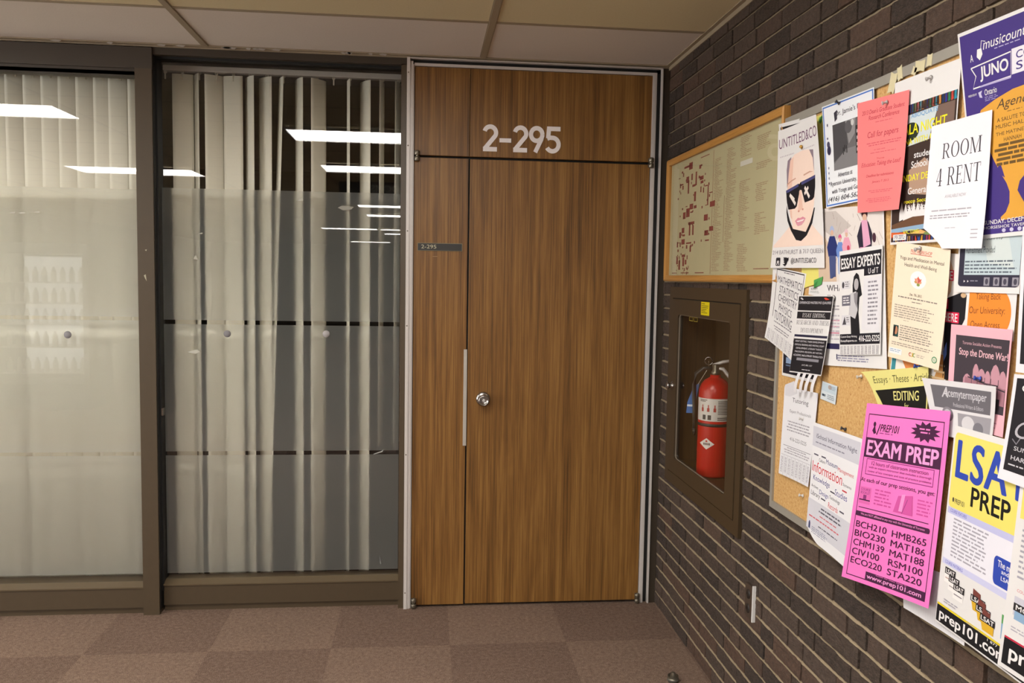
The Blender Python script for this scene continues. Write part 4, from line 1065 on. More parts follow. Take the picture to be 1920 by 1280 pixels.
# -- second layer
f = Flyer('kids', 'winter_photo_poster', 'poster with photo of bundled-up children walking on a snowy lane', 'poster')
f.rect(0.0, .0, .98, .47, '#e6ddd8').poly([(0, .10), (.30, .30), (.30, .47), (0, .47)], '#d8bea6').poly([(.02, .02), (.32, .02), (.55, .12), (.3, .2), (.05, .12)], '#c9bfba')
f.hold = True
for k in range(40):
    a = R.random(); s, t = R.uniform(.02, .95), R.uniform(.02, .3); f.line([(s, t), (s + R.uniform(-.06, .06), t + R.uniform(.02, .08))], .005, '#b3a59c' if a < .6 else '#8b7a70', 'picture', .8)
f.hold = False
for (s, t, k, coat, leg, hat) in ((.23, .14, 1.0, '#23306e', '#4a5585', '#a9b6d8'), (.36, .19, .75, '#6f8fd0', '#9fb2dc', '#d85a8a'), (.46, .16, .8, '#e8a3b8', '#c96f86', '#e3c0c8'), (.72, .05, 1.25, '#2a2437', '#c97aa8', '#4a2430')):
    f.oval(s + .02 * k, t, .034 * k, .026 * k, hat).oval(s + .02 * k, t + .018 * k, .024 * k, .018 * k, '#dcb49c')
    f.poly([(s - .02 * k, t + .04 * k), (s + .06 * k, t + .04 * k), (s + .10 * k, t + .10 * k), (s + .09 * k, t + .17 * k), (s - .05 * k, t + .17 * k), (s - .07 * k, t + .11 * k)], coat)
    f.poly([(s - .04 * k, t + .165 * k), (s + .07 * k, t + .165 * k), (s + .06 * k, t + .3 * k), (s + .03 * k, t + .3 * k), (s + .02 * k, t + .2 * k), (s - .0 * k, t + .31 * k), (s - .035 * k, t + .31 * k)], leg)
f.poly([(.70, .09), (.78, .09), (.82, .24), (.72, .26)], '#e3a7c4').oval(.87, .2, .025, .03, '#4a2a3a').oval(.50, .26, .02, .018, '#c8405c')
f.text('WHAT', .14, .49, .46, .53, '#6d6a70').text('TO', .14, .555, .28, .595, '#6d6a70').greek(.2, .62, .9, .66, 2, '#a8a4aa')
for t in (.71, .75, .79): f.rect(.12, t, .9, t + .008, '#d98aa0')
f.greek(.12, .68, .9, .85, 7, '#c4bfc6').rect(.10, .86, .5, .895, '#2b2750').text('3', .44, .865, .47, .89, W_).greek(.28, .93, .8, .975, 3, '#8f8ca6').rect(.26, .925, .275, .96, '#3b3860'); f.done()
f = Flyer('orange', 'orange_talk_flyer', 'white flyer with orange disc reading Taking Back Our University', 'flyer')
f.poly([(.06, .06)] + [(.62 + .30 * math.cos(w * .1), .5 + .62 * math.sin(w * .1) * .8) for w in range(-12, 13)] + [(.98, .99), (.06, .99)], '#f08e33', 'picture')
for s, a, c, t0, t1 in (('Taking Back', .2, .70, .10, .26), ('Our University:', .08, .80, .36, .54), ('Open Access', .13, .72, .64, .82)): f.text(s, a, t0, c, t1, '#7a3f1c')
f.line([(.4, .95), (.62, .88), (.8, .95)], .012, '#d9752a', 'printed_line', 1.4); f.done()
f = Flyer('tutoring', 'tear_off_flyer', 'white expert tutoring flyer with tear-off strips at lower left of the board', 'flyer', '#ecebef')
f.text('Tutoring', .28, .105, .76, .17, '#55515a').text('Expert Professionals', .22, .24, .86, .285, '#7a767e').greek(.12, .37, .92, .5, 4, '#a39fa8', 'c').text('416-222-5225', .28, .545, .80, .585, '#66626a').line([(.08, .655), (.96, .655)], .006, '#85818a').greek(.1, .67, .95, .75, 3, '#a9a5ad', 'c').line([(.04, .765), (.99, .765)], .004, '#aaa6ae')
for k in range(8): f.vgreek(.03 + k * .122, .79, .13 + k * .122, .97, 1, '#a39fa8')
for k in range(1, 8): f.line([(.012 + k * .122, .77), (.012 + k * .122, 1.0)], .005, '#8b878f')
f.poly([(.02, -.02), (.3, -.08), (.42, .05), (.2, .1), (.04, .1)], '#dcdae0', 'sheet_fold'); f.done()
def curl_left(s, t):
    return (s + .17 * max(0, 1 - s * 2.5) ** 2 * (t ** .6), t)
f = Flyer('editing', 'essay_flyer', 'pale yellow and black editing flyer curling at left above the pink exam sheet', 'flyer', '#e9e08c', curl_left)
f.text('Essays · Theses · Articles', .15, .10, 1.06, .27, '#5d5a30').poly([(.14, .36), (.98, .30), (.98, 1.0), (.34, 1.0), (.24, .66)], '#15130f', 'printed_block')
f.text('EDITING', .44, .38, .86, .54, '#efe690', .015).text('for', .62, .58, .69, .68, '#efe690').text('students & researchers', .36, .72, .97, .88, '#efe690', .005); f.done()
f = Flyer('screen_card', 'torn_card', 'small torn white card with a green corner under the yellow paper', 'card')
f.text('SCREEN', .14, .12, .56, .36, '#2d2a30', .02).greek(.1, .5, .8, .8, 2, '#9aa09a'); f.done()

# -- third layer
f = Flyer('sticky', 'green_scrap', 'small green paper scrap on the corner of the yellow paper', 'paper', '#55a356', wave=0.0)
f.poly([(0, .5), (.5, .3), (.3, 1.0), (0, 1.0)], '#3f8a45'); f.done()
f = Flyer('events', 'street_photo_flyer', 'blue-bordered flyer with a grey street photograph', 'flyer', '#e9ebef')
f.frame(.015, .012, .985, .988, .018, '#4a78c8').text("Dr. Jamie's Events", .27, .09, .93, .155, '#3b3844', .01).poly([(.24, .10), (.31, .08), (.30, .17), (.25, .19)], '#3b3844', 'printed_mark')
f.rect(.20, .215, .99, .66, '#6a686a', 'photo').poly([(.20, .215), (.46, .215), (.50, .44), (.44, .50), (.20, .58)], '#4a484b', 'photo').poly([(.46, .215), (.66, .215), (.64, .36), (.52, .44)], '#8d8b8c', 'photo').oval(.52, .28, .07, .06, '#5a585b', 'photo').oval(.60, .25, .03, .03, '#c9c7c6', 'photo')
f.poly([(.20, .66), (.20, .6), (.46, .48), (.66, .48), (.72, .66)], '#7f7d7f', 'photo').poly([(.68, .215), (.99, .215), (.99, .66), (.80, .66)], '#5c5a5c', 'photo').rect(.66, .29, .77, .55, '#2e2c2e', 'photo').rect(.70, .55, .73, .66, '#252325', 'photo')
for t in (.33, .39, .45, .50): f.rect(.675, t, .755, t + .03, '#a9a7a7', 'photo')
for s, t in ((.43, .44), (.47, .45), (.40, .46)): f.rect(s, t, s + .018, t + .07, '#2b292b', 'photo')
f.text('Advertise at', .28, .685, .58, .73, '#4b4852').text('Ryerson University,', .12, .76, .66, .815, '#4b4852').text('with Yonge and Gould', .14, .835, .76, .89, '#4b4852').text('(416) 604-562', .06, .905, .70, .965, '#4b4852', 0, .25)
f.oval(.10, .39, .03, .03, '#4a4660', 'printed_mark').oval(.11, .45, .04, .045, '#2f2b48', 'printed_mark').oval(.09, .33, .015, .012, '#6b6880', 'printed_mark').oval(.1, .2, .012, .016, '#4a4660', 'printed_mark')
for t in (.62, .67, .72, .77): f.oval(.09, t, .012, .013, '#8d8aa0', 'printed_mark')
f.done()
f = Flyer('gala', 'gala_night_poster', 'colourful gala night poster of a brown crowd with yellow headings, behind the room flyer', 'poster')
f.rect(.015, .165, .985, .985, '#3b2a24', 'photo')
f.hold = True
for k in range(22): f.rect(.015 + k * .044, .165, .059 + k * .044, .215, ('#2b2f8a', '#1f7f55', '#c2443a', '#2a8fa8', '#d98a3a', '#16325e')[k % 6], 'photo'); f.rect(.015 + k * .044, .955, .059 + k * .044, .985, ('#c2443a', '#2b4f9a', '#d9a23a', '#1b2f6e', '#8a2a6a')[k % 5], 'photo')
f.hold = False
f.poly([(.1, .23), (.72, .22), (.6, .40), (.1, .42)], '#cfd9dc', 'photo').oval(.30, .33, .14, .055, '#27301f', 'photo').oval(.2, .36, .12, .06, '#20281b', 'photo').poly([(.72, .22), (.96, .22), (.96, .48), (.62, .42)], '#7a6258', 'photo').poly([(.6, .40), (.78, .28), (.9, .44)], '#8f6f55', 'photo')
f.poly([(.3, .56), (.55, .5), (.8, .6), (.6, .72), (.32, .7)], '#b3927c', 'photo').oval(.78, .70, .14, .03, '#d9d4c4', 'photo')
f.hold = True
for k in range(9): f.poly([(.16 + k * .07, .81), (.20 + k * .07, .745 + .012 * (k % 3)), (.235 + k * .07, .81), (.235 + k * .07, .85), (.16 + k * .07, .86)], '#eae6e6', 'photo'); f.oval(.2 + k * .07, .74 + .012 * (k % 3), .016, .01, '#5a3b30', 'photo')
f.hold = False
f.poly([(.02, .88), (.4, .84), (.95, .84), (.95, .88), (.05, .92)], '#6b4a33', 'photo').poly([(.02, .905), (.95, .88), (.95, .91), (.02, .93)], '#8fb0cc', 'photo').poly([(.02, .925), (.3, .93), (.25, .955), (.02, .955)], '#d9632a', 'photo').poly([(.35, .94), (.55, .92), (.72, .95)], '#e0b06a', 'photo').oval(.7, .945, .1, .01, '#7a8f52', 'photo')
f.text('ABOQUATE', .30, .225, .72, .255, '#6fa6d8', .01).text('GALA NIGHT', .10, .285, .86, .345, '#f2e81e', .02).text('NA WITH', .22, .37, .58, .405, '#f2e81e', .015).greek(.62, .37, .95, .40, 1, '#f2e81e', fill=.9)
f.text('students', .38, .455, .74, .492, W_, .02).text('School of', .34, .51, .72, .55, W_, .02).text('SUNDAY DECEMBER', .10, .585, 1.0 - .02, .625, '#f2e81e', .015).text('General', .30, .665, .62, .705, W_, .01)
f.text('rocco Second', .24, .735, .70, .757, '#f2e81e', .02).text('1515 Bloor', .27, .77, .70, .795, W_, .02).text('London, in front', .24, .803, .70, .824, W_, .01).text('VICTIMS', .24, .916, .52, .940, '#e8e23a', .015)
f.rect(.06, .94, .3, .975, W_).greek(.08, .945, .28, .972, 3, '#3b3a5a'); f.done()
f = Flyer('tablet', 'film_talk_flyer', 'flyer printed as a dark tablet with pale screen, under the purple poster', 'flyer')
f.poly(rrect(.03, .99, -.05, .90, .06), '#2f2c40', 'printed_block').rect(.12, -.02, .985, .70, '#c3d2d8', 'printed_block').poly([(.4, .0), (.8, .1), (.9, .6), (.5, .5)], '#d3dcdb', 'printed_block')
f.text('Room 113', .42, .02, .70, .12, '#5d6470').text('Refreshment Provided', .14, .22, .60, .33, '#3c424c').greek(.13, .46, .96, .70, 4, '#5b6672')
for k, s in enumerate((.46, .61, .74, .89)): f.rect(s, .74, s + .09, .88, '#9a96a0'); f.oval(s + .045, .81, .025, .05, '#4a4656', 'printed_block')
f.poly([(.13, .79), (.155, .81), (.13, .83)], W_).poly([(.19, .79), (.215, .81), (.19, .83)], W_).greek(.24, .795, .4, .83, 1, '#a8a4b0'); f.done()
def round_corner(s, t): return (s, t - .10 * max(0, 1 - s * 3) ** 2 * max(0, (t - .7) / .3))
f = Flyer('ischool', 'information_night_flyer', 'white and grey information night flyer with a red and blue word cloud', 'flyer', '#eeedf0', round_corner)
f.rect(.0, .03, .985, .20, '#d3d2dc').text('iSchool Information Night', .08, .085, .93, .135, '#3d3a52').greek(.07, .155, .92, .178, 1, '#8a8796', 'l')
for s, a, c, t0, t1, col, bd in (('Museum', .33, .58, .265, .305, '#4a4a86', 0), ('Management', .59, .92, .285, .325, '#d8505a', 0), ('Information', .03, .70, .325, .415, '#dc3f48', 0), ('Knowledge', .07, .45, .44, .50, '#45458c', 0), ('Studies', .57, .84, .465, .515, '#4a4a98', 0),
                              ('Systems', .72, .90, .385, .415, '#4a4754', 0), ('Archives', .04, .20, .525, .55, '#4a4754', 0), ('Design', .23, .44, .54, .59, '#4a4a98', 0), ('Technology', .46, .70, .54, .575, '#4a4754', 0), ('Library', .04, .25, .58, .63, '#3d3a48', 0), ('Records', .45, .67, .60, .645, '#dc5058', 0), ('Culture', .17, .31, .285, .312, '#4a4754', 0)):
    f.text(s, a, t0, c, t1, col, bd)
for s, t, c in ((.05, .26, '#5a5766'), (.22, .255, '#5a5766'), (.47, .50, '#5a5766'), (.72, .44, '#d8505a'), (.28, .60, '#5a5766'), (.71, .61, '#5a5766')): f.rect(s, t, s + .1, t + .012, c, 'small_print')
f.rect(-.005, .655, .985, .915, '#d6d5de').greek(.24, .685, .80, .745, 2, '#5b5866', 'c').greek(.24, .755, .72, .775, 1, '#d8606a', 'c').greek(.04, .795, .95, .82, 1, '#d8606a', 'l').greek(.20, .845, .80, .865, 1, '#4d4a58', 'c')
f.rect(.045, .86, .085, .91, '#3f4570', 'printed_mark').oval(.065, .86, .014, .015, '#3f4570', 'printed_mark').greek(.12, .88, .55, .94, 4, '#8d90a8'); f.done()
f = Flyer('pale', 'pale_flyer', 'faint grey flyer hanging below the pink exam sheet and yellow test flyer', 'flyer', '#dfdde0')
f.hold = True
for k in range(34): f.line([(.02 + k * .029, .02), (.03 + k * .029, .97)], .004, '#c9c5cc')
f.done()

# -- fourth layer and up
f = Flyer('untitled', 'sunglasses_poster', 'tall white poster of a person in black sunglasses at the board left edge', 'poster')
f.text('UNTITLED&CO', .03, .065, .97, .135, '#6d3f63', 0).greek(.06, .19, .46, .212, 1, '#c6bdc4', words=(.02, .03)).greek(.60, .185, .95, .205, 1, '#c6bdc4', words=(.02, .03))
SK, SK2, SK3 = '#f7dccd', '#efc5b2', '#d99a8c'
f.poly([(.02, .835), (.14, .80), (.30, .76), (.34, .70), (.76, .70), (.80, .75), (.98, .80), (.985, .835), (.985, .85), (.02, .85)], SK)
f.poly([(.22, .30), (.24, .235), (.32, .215), (.34, .30), (.28, .37), (.24, .43)], '#8d7a86').poly([(.74, .205), (.86, .215), (.86, .35), (.83, .37), (.79, .27)], '#8d7a86')
f.poly([(.30, .24), (.40, .205), (.60, .195), (.76, .205), (.84, .27), (.86, .38), (.86, .47), (.83, .58), (.78, .67), (.66, .755), (.54, .775), (.44, .74), (.34, .64), (.28, .52), (.25, .44), (.27, .33)], SK)
f.poly([(.30, .24), (.38, .22), (.36, .36), (.34, .5), (.38, .66), (.34, .64), (.28, .52), (.25, .44), (.27, .33)], SK2)
f.poly([(.25, .55), (.275, .60), (.33, .665), (.40, .725), (.50, .785), (.57, .79), (.66, .755), (.75, .69), (.83, .60), (.85, .60), (.79, .70), (.68, .78), (.57, .815), (.47, .805), (.36, .735), (.28, .665), (.25, .60)], '#17141b')
f.poly([(.22, .445), (.50, .415), (.52, .42), (.54, .41), (.88, .385), (.87, .46), (.84, .53), (.80, .545), (.64, .555), (.57, .465), (.53, .462), (.47, .57), (.43, .585), (.29, .585), (.25, .53)], '#14111a')
f.poly([(.22, .445), (.50, .415), (.50, .435), (.24, .465)], '#4a4a7c').poly([(.56, .408), (.88, .385), (.875, .405), (.57, .43)], '#4a4a7c')
for (cs, ct, a) in ((.37, .51, -1), (.68, .485, 1)):
    f.line([(cs - .07 * a, ct + .045), (cs + .06 * a, ct - .03)] if a < 0 else [(cs - .04, ct - .035), (cs + .06, ct + .04)], .034, '#efe3dc', 'picture', .72); f.line([(cs - .035, ct - .02), (cs + .045, ct + .012)] if a < 0 else [(cs - .045, ct + .012), (cs + .04, ct - .03)], .03, '#efe3dc', 'picture', .72)
f.poly([(.52, .47), (.55, .465), (.60, .58), (.58, .60), (.50, .605)], SK2).oval(.515, .607, .02, .007, SK3).oval(.60, .598, .016, .007, SK3)
f.poly([(.44, .672), (.50, .652), (.55, .656), (.60, .648), (.66, .662), (.62, .69), (.55, .703), (.48, .695)], '#dd8fa0').poly([(.47, .674), (.64, .665), (.60, .678), (.50, .683)], '#f6eaea').poly([(.46, .69), (.64, .68), (.58, .705), (.50, .71)], '#e3a0ae')
f.poly([(.24, .40), (.34, .38), (.44, .37), (.44, .378), (.34, .39), (.25, .41)], '#c99c88').poly([(.62, .362), (.76, .35), (.84, .36), (.76, .36), (.62, .372)], '#c99c88')
f.text('214 BATHURST & 717 QUEEN', .02, .872, .985, .908, '#a8a2a8', 0, 0).poly(rrect(.10, .185, .925, .985, .012), '#2a2730', 'printed_mark').rect(.115, .95, .17, .978, '#e9e6e8', 'printed_mark').oval(.143, .958, .026, .02, '#2a2730', 'printed_mark').oval(.143, .958, .015, .012, '#e9e6e8', 'printed_mark')
f.poly([(.235, .975), (.28, .97), (.25, .958), (.265, .952), (.24, .94), (.26, .94), (.24, .925), (.285, .94), (.30, .925), (.325, .93), (.345, .925), (.335, .94), (.345, .945), (.325, .955), (.31, .975), (.28, .988)], '#1b1820', 'printed_mark').text('@UNTITLED&CO', .39, .93, .86, .975, '#5b565e'); f.done()
f = Flyer('expert', 'essay_experts_flyer', 'white essay experts flyer with a woman in black and a black telephone banner', 'flyer')
f.rect(.02, .04, .98, .20, '#1a1822').rect(.60, .2, .98, .265, '#1a1822').text('ESSAY EXPERTS', .05, .075, .95, .175, W_, .03).text('U of T', .70, .20, .92, .25, W_, .01)
f.poly([(.36, .26), (.42, .225), (.48, .25), (.53, .36), (.56, .44), (.50, .46), (.48, .60), (.52, .80), (.30, .80), (.28, .62), (.34, .52), (.33, .34)], '#17151b').oval(.42, .335, .055, .055, '#b9b4b6').poly([(.26, .42), (.42, .40), (.46, .58), (.40, .66), (.24, .62)], '#c9c6ca').poly([(.36, .42), (.46, .41), (.44, .56), (.38, .5)], '#8f8b90')
f.rect(.06, .29, .28, .37, '#dcd9de').oval(.10, .33, .03, .03, '#4a474e').greek(.15, .30, .27, .36, 3, '#77747a').rect(.07, .43, .28, .53, '#6f6c78').greek(.10, .45, .26, .52, 3, W_).rect(.06, .62, .28, .72, '#dcd9de').poly([(.08, .71), (.14, .63), (.18, .71)], '#4a474e').greek(.18, .64, .27, .70, 3, '#77747a')
f.poly([(.60, .29), (.98, .28), (.97, .81), (.56, .76)], '#e4e1e6', 'printed_block').greek(.70, .32, .94, .74, 11, '#8b8790').rect(.02, .80, .98, .90, '#1a1822').text('416-222-5225', .50, .82, .97, .875, W_, .025).text('Custom Essay Writing', .04, .815, .45, .84, W_, .01).text('EssayExperts.ca', .04, .855, .45, .88, W_, .02)
f.vgreek(.02, .915, .98, .995, 11, '#8b8790'); f.done()
f = Flyer('juno', 'purple_concert_poster', 'large purple concert poster with a golden trophy at the upper right', 'poster')
P_ = '#43307f'; GO = '#e0a33c'
f.rect(.022, .018, .978, .982, P_, 'printed_field').text('A', .13, .125, .165, .16, W_, .01).oval(.245, .135, .03, .022, W_, 'printed_mark', 9).poly([(.22, .11), (.27, .11), (.28, .14), (.245, .165), (.21, .145)], W_, 'printed_mark').line([(.26, .12), (.275, .075), (.32, .085)], .006, W_, 'printed_mark', .62).text('musicounts', .29, .078, .80, .122, W_, 0, .2).greek(.42, .132, .80, .143, 1, '#b7aed6')
f.line([(.13, .19), (.60, .175), (.60, .285), (.14, .29), (.185, .235), (.13, .19)], .010, W_, 'printed_line', .62).text('JUNO', .24, .198, .57, .268, W_, .03).rect(.61, .165, 1.0 - .022, .28, '#e9e6ee').text('CO', .66, .18, .82, .215, P_, .02).text('SE', .66, .228, .82, .265, P_, .02).rect(.23, .286, .6, .294, '#b7aed6')
f.text('PRESENTED BY', .07, .315, .18, .325, W_).text('Ontario', .28, .31, .43, .338, W_, .01).poly([(.2, .315), (.25, .31), (.235, .325), (.25, .345), (.215, .34)], '#cfc8e6', 'printed_mark').greek(.28, .345, .46, .37, 3, '#a59ccb')
f.poly([(.40, .37), (.62, .345), (.978, .335), (.978, .64), (.86, .68), (.78, .73), (.70, .76), (.67, .80), (.68, .84), (.73, .885), (.84, .905), (.86, .915), (.42, .925), (.42, .91), (.50, .89), (.555, .85), (.56, .80), (.52, .76), (.44, .71), (.36, .65), (.20, .50), (.17, .44), (.22, .40)], GO, 'printed_field')
f.poly([(.44, .66), (.50, .735), (.38, .70)], P_, 'printed_field').poly([(.82, .66), (.76, .735), (.90, .69)], P_, 'printed_field')
f.text('Agency', .42, .375, .86, .43, '#4d3a2a', 0, .3).greek(.55, .437, .78, .444, 1, '#6b5028')
for s, a, c, t in (('A SALUTE TO THE', .42, .9, .46), ('MUSIC HALL', .40, .78, .49), ('THE MATINEE, THE', .40, .92, .525), ('HANNAH', .50, .72, .553)): f.text(s, a, t, c, t + .018, '#6b4f22', .02)
f.greek(.36, .578, .92, .685, 5, '#6b4f22', 'c', fill=.62, words=(.06, .2))
f.text('SUNDAY, DECEMBER 1', .15, .918, .97, .94, W_, .02).text('HORSESHOE TAVERN - SS', .15, .945, .97, .958, W_, .01)
for s in (.46, .58, .70): f.oval(s, .97, .03, .009, '#cfc8e6', 'printed_mark')
f.done()
f = Flyer('drone', 'drone_war_flyer', 'pink bordered dark flyer reading Stop the Drone War', 'flyer', '#f3b6c2')
f.rect(.10, .10, .975, .80, '#413840', 'printed_block').text('Toronto Socialist Action Presents', .22, .155, .86, .185, '#e3b3bd', 0).text('Stop the Drone War!', .17, .225, .97, .315, '#f3c3cc', .015)
for s, t, rs, rt in ((.48, .42, .05, .06), (.58, .45, .06, .05), (.68, .46, .045, .05), (.80, .42, .07, .08), (.34, .52, .07, .05), (.92, .46, .06, .07)): f.poly([(s - rs, t + rt * 1.4), (s - rs, t), (s - rs * .5, t - rt * .8), (s, t - rt), (s + rs * .5, t - rt * .7), (s + rs, t), (s + rs, t + rt * 1.4)], '#c793a0')
f.poly([(.30, .50), (.97, .56), (.97, .72), (.30, .70)], '#a87683').line([(.35, .5), (.97, .58)], .012, '#413840', 'picture')
for s in (.42, .52, .64, .74, .86): f.line([(s, .48), (s, .7)], .010, '#5a4650', 'picture')
f.rect(.40, .60, .56, .64, '#efb2be').greek(.14, .71, .5, .78, 2, '#c793a0').rect(.14, .66, .9, .76, '#2f282e').greek(.18, .68, .85, .74, 2, '#9a7883').greek(.3, .84, .9, .95, 5, '#b9808e'); f.done()
f = Flyer('salmon', 'call_for_papers_sheet', 'salmon pink call for papers sheet', 'flyer', '#fb8585', lambda s, t: (s - .05 * max(0, t - .55) ** 1.5 * s, t))
RD = '#b8384e'
for s, a, c, t0, t1, it in (("2013 Dean's Graduate Student", .10, .93, .085, .125, .2), ('Research Conference', .24, .84, .14, .18, .2), ('Call for papers', .22, .84, .285, .355, .15), ('Education: Taking the Lead!', .09, .93, .555, .605, .3), ('Deadline for submissions', .20, .80, .665, .69, .2), ('January 7, 2013', .33, .70, .725, .75, .2)): f.text(s, a, t0, c, t1, RD, 0, it)
f.greek(.33, .205, .76, .22, 1, '#d9606e', 'c').greek(.2, .385, .92, .425, 2, '#d9606e', 'c').greek(.36, .45, .68, .463, 1, '#d9606e').greek(.2, .475, .9, .49, 1, '#d9606e', 'c').text('Theme', .42, .525, .58, .54, RD).greek(.25, .81, .8, .84, 2, '#d9606e', 'c').greek(.18, .88, .8, .925, 3, '#d9606e', 'c'); f.done()
f = Flyer('yoga', 'workshop_flyer', 'beige meditation workshop flyer with a small lotus in a white disc', 'flyer', '#f3e3cb')
f.text('FREE WORKSHOP', .29, .045, .69, .075, '#d8504a', 0, .15).line([(.29, .082), (.69, .082)], .005, '#d8504a').text('Yoga and Meditation in Mental', .09, .11, .91, .150, '#4f4a46').text('Health and Well-Being', .19, .165, .79, .205, '#4f4a46').oval(.47, .295, .15, .075, '#faf6f2')
for a, l, c in ((-90, .055, '#d85a40'), (-130, .05, '#e08a6a'), (-50, .05, '#d8705a'), (-160, .04, '#c8a05a'), (-20, .04, '#e0a07a'), (-110, .045, '#e8a890'), (-70, .045, '#c85a5a')):
    w = math.radians(a); f.poly([(.47, .325), (.47 + 1.3 * l * math.cos(w - .35), .325 + l * .7 * math.sin(w - .35)), (.47 + 2.0 * l * math.cos(w), .325 + l * 1.15 * math.sin(w)), (.47 + 1.3 * l * math.cos(w + .35), .325 + l * .7 * math.sin(w + .35))], c)
f.oval(.48, .335, .03, .012, '#8a9a4a').text('Dec. 7th, 2012', .33, .415, .56, .44, '#5a544e', 0, .2).greek(.08, .455, .88, .478, 1, '#8a8078', 'c').greek(.36, .485, .60, .5, 1, '#8a8078', 'c').greek(.06, .53, .90, .65, 6, '#a69a8e').greek(.25, .655, .4, .665, 1, '#a69a8e')
f.rect(.07, .71, .17, .81, '#1f4a48', 'photo').oval(.125, .755, .032, .036, '#c98a68', 'photo').poly([(.075, .73), (.12, .715), (.11, .76), (.1, .81), (.075, .81)], '#191316', 'photo').greek(.20, .70, .90, .84, 7, '#9a9086').greek(.20, .80, .42, .815, 1, '#5a544e').greek(.06, .855, .92, .89, 2, '#a69a8e')
f.rect(.02, .91, .27, .96, '#eef0ee').greek(.04, .92, .25, .95, 2, '#8fa8c8').text('C', .41, .915, .455, .948, '#c8302c', .02).text('J', .46, .915, .49, .95, '#e0b02a', .02).text('C', .49, .915, .535, .948, '#5a9a3a', .02).greek(.56, .92, .74, .95, 2, '#b0a69a').oval(.90, .925, .05, .028, '#3f8a5a', 'printed_mark').oval(.90, .925, .035, .02, '#dfe0cc', 'printed_mark').text('G', .885, .915, .915, .936, '#3f8a5a', .02); f.done()
f = Flyer('research', 'essay_editing_flyer', 'black and white essay editing flyer with tear-off strips at the board left edge', 'flyer')
f.rect(.01, .01, .985, .19, '#1c191e').text('EXPERIENCED MASTERS PHD QUALIFIED', .05, .075, .96, .11, '#d9d5da', .01).poly([(.05, .03), (.10, .025), (.16, .05), (.12, .055)], '#d9d5da', 'printed_mark').poly([(.74, .03), (.80, .025), (.90, .05), (.80, .055)], '#d8402a', 'printed_mark')
f.rect(.01, .205, .985, .295, '#1c191e').text('ESSAY EDITING,', .18, .225, .86, .275, W_, serif=True).text('RESEARCH AND THESIS', .02, .315, .98, .37, '#5b5862', serif=True).text('DEVELOPEMENT', .17, .415, .84, .47, '#5b5862', serif=True).rect(.005, .50, .985, .53, '#26243f').rect(.005, .555, .985, .985, '#1c191e')
for s, a, c, t in (('ESSAY EDITING, THESIS DEVELOPMENT,', .06, .93, .575), ('CRITICAL READING AND WRITING, SCRIPT', .05, .94, .62), ('DEVELOPMENT, LITERARY THEORY,', .10, .90, .665), ('PHILOSOPHY, RELIGION, ART HISTORY,', .08, .92, .71), ('ACADEMIC AND LITERARY TRANSLATION', .05, .95, .755)): f.text(s, a, t, c, t + .025, '#d9d5da', .01)
f.rect(.16, .80, .84, .835, '#8d8a92').text('(647) 885 1327', .34, .88, .66, .905, '#d9d5da').greek(.36, .945, .64, .965, 1, '#d9d5da')
for k, s in enumerate((.30, .47, .66, .84)):
    b = MB(); dz = R.uniform(-.01, .012); y0 = f.S(s, 1)[1]; x0 = f.S(s, 1)[0]; z0 = f.S(s, 1)[2] + .002
    vs = []
    for i in range(9):
        q = i / 8
        for e in (-1, 1): vs.append((x0 - .008 * math.sin(q * 2.0), y0 + .009 * e + .010 * q * (1 if k != 2 else 1.6), z0 - (.052 + dz) * q))
    b.add(vs, [(2 * i, 2 * i + 1, 2 * i + 3, 2 * i + 2) for i in range(8)]); b.build('tear_off_strip', plain('#e4e1e4', .6), f.root, .0003)
f.done()
f = Flyer('termpaper', 'term_paper_flyer', 'grey term paper flyer with a dark header, tucked behind the yellow test flyer', 'flyer', '#e4e1e4')
f.rect(.10, .10, .94, .50, '#6f6b72', 'printed_block').text('acemytermpaper', .30, .17, .88, .33, '#d3d0d6', .015).text('A', .24, .12, .33, .30, '#d3d0d6', .03, .4).text('Professional Writers & Editors', .40, .38, .84, .45, '#c9c6cc')
f.oval(.30, .60, .09, .13, '#8d8990', 'printed_mark').oval(.30, .60, .06, .09, '#c4c1c8', 'printed_mark').rect(.46, .55, .96, .98, '#a39fa6', 'photo').oval(.62, .72, .10, .14, '#d9d6da', 'photo').oval(.78, .78, .08, .12, '#7d7a82', 'photo').poly([(.48, .9), (.7, .82), (.95, .95), (.95, .98), (.48, .98)], '#4f4c54', 'photo'); f.done()
f = Flyer('black_a', 'black_event_flyer', 'black white-edged flyer cropped at the right, upper of the two black flyers', 'flyer', '#e9e6ec')
f.rect(.05, .06, .95, .94, '#201d24', 'printed_block').line([(.16, .60), (.10, .55), (.14, .50), (.2, .55)], .02, '#a39fa6').text('Ca', .12, .52, .4, .62, '#b9b5bd', 0, .3); f.done()
f = Flyer('black_b', 'black_script_flyer', 'black white-edged flyer cropped at the right, lower of the two black flyers', 'flyer', '#e9e6ec')
f.rect(.05, .035, .95, .90, '#201d24', 'printed_block').text('CA', .14, .09, .36, .155, W_, .02).text('C', .12, .42, .34, .58, '#b9b5bd', 0, .35).line([(.10, .60), (.16, .64), (.2, .58)], .012, '#85818a').text('SUNDAY DEC', .14, .66, .7, .70, '#cfccd2', .01).text('HART HOUSE', .12, .75, .66, .79, '#cfccd2', .02).greek(.1, .83, .8, .86, 1, '#cfccd2'); f.done()
f = Flyer('lsat', 'yellow_test_prep_flyer', 'test prep flyer with blue capitals on yellow and a black foot, beside the pink sheet', 'flyer')
YE, BL_ = '#f1e172', '#2f49b0'
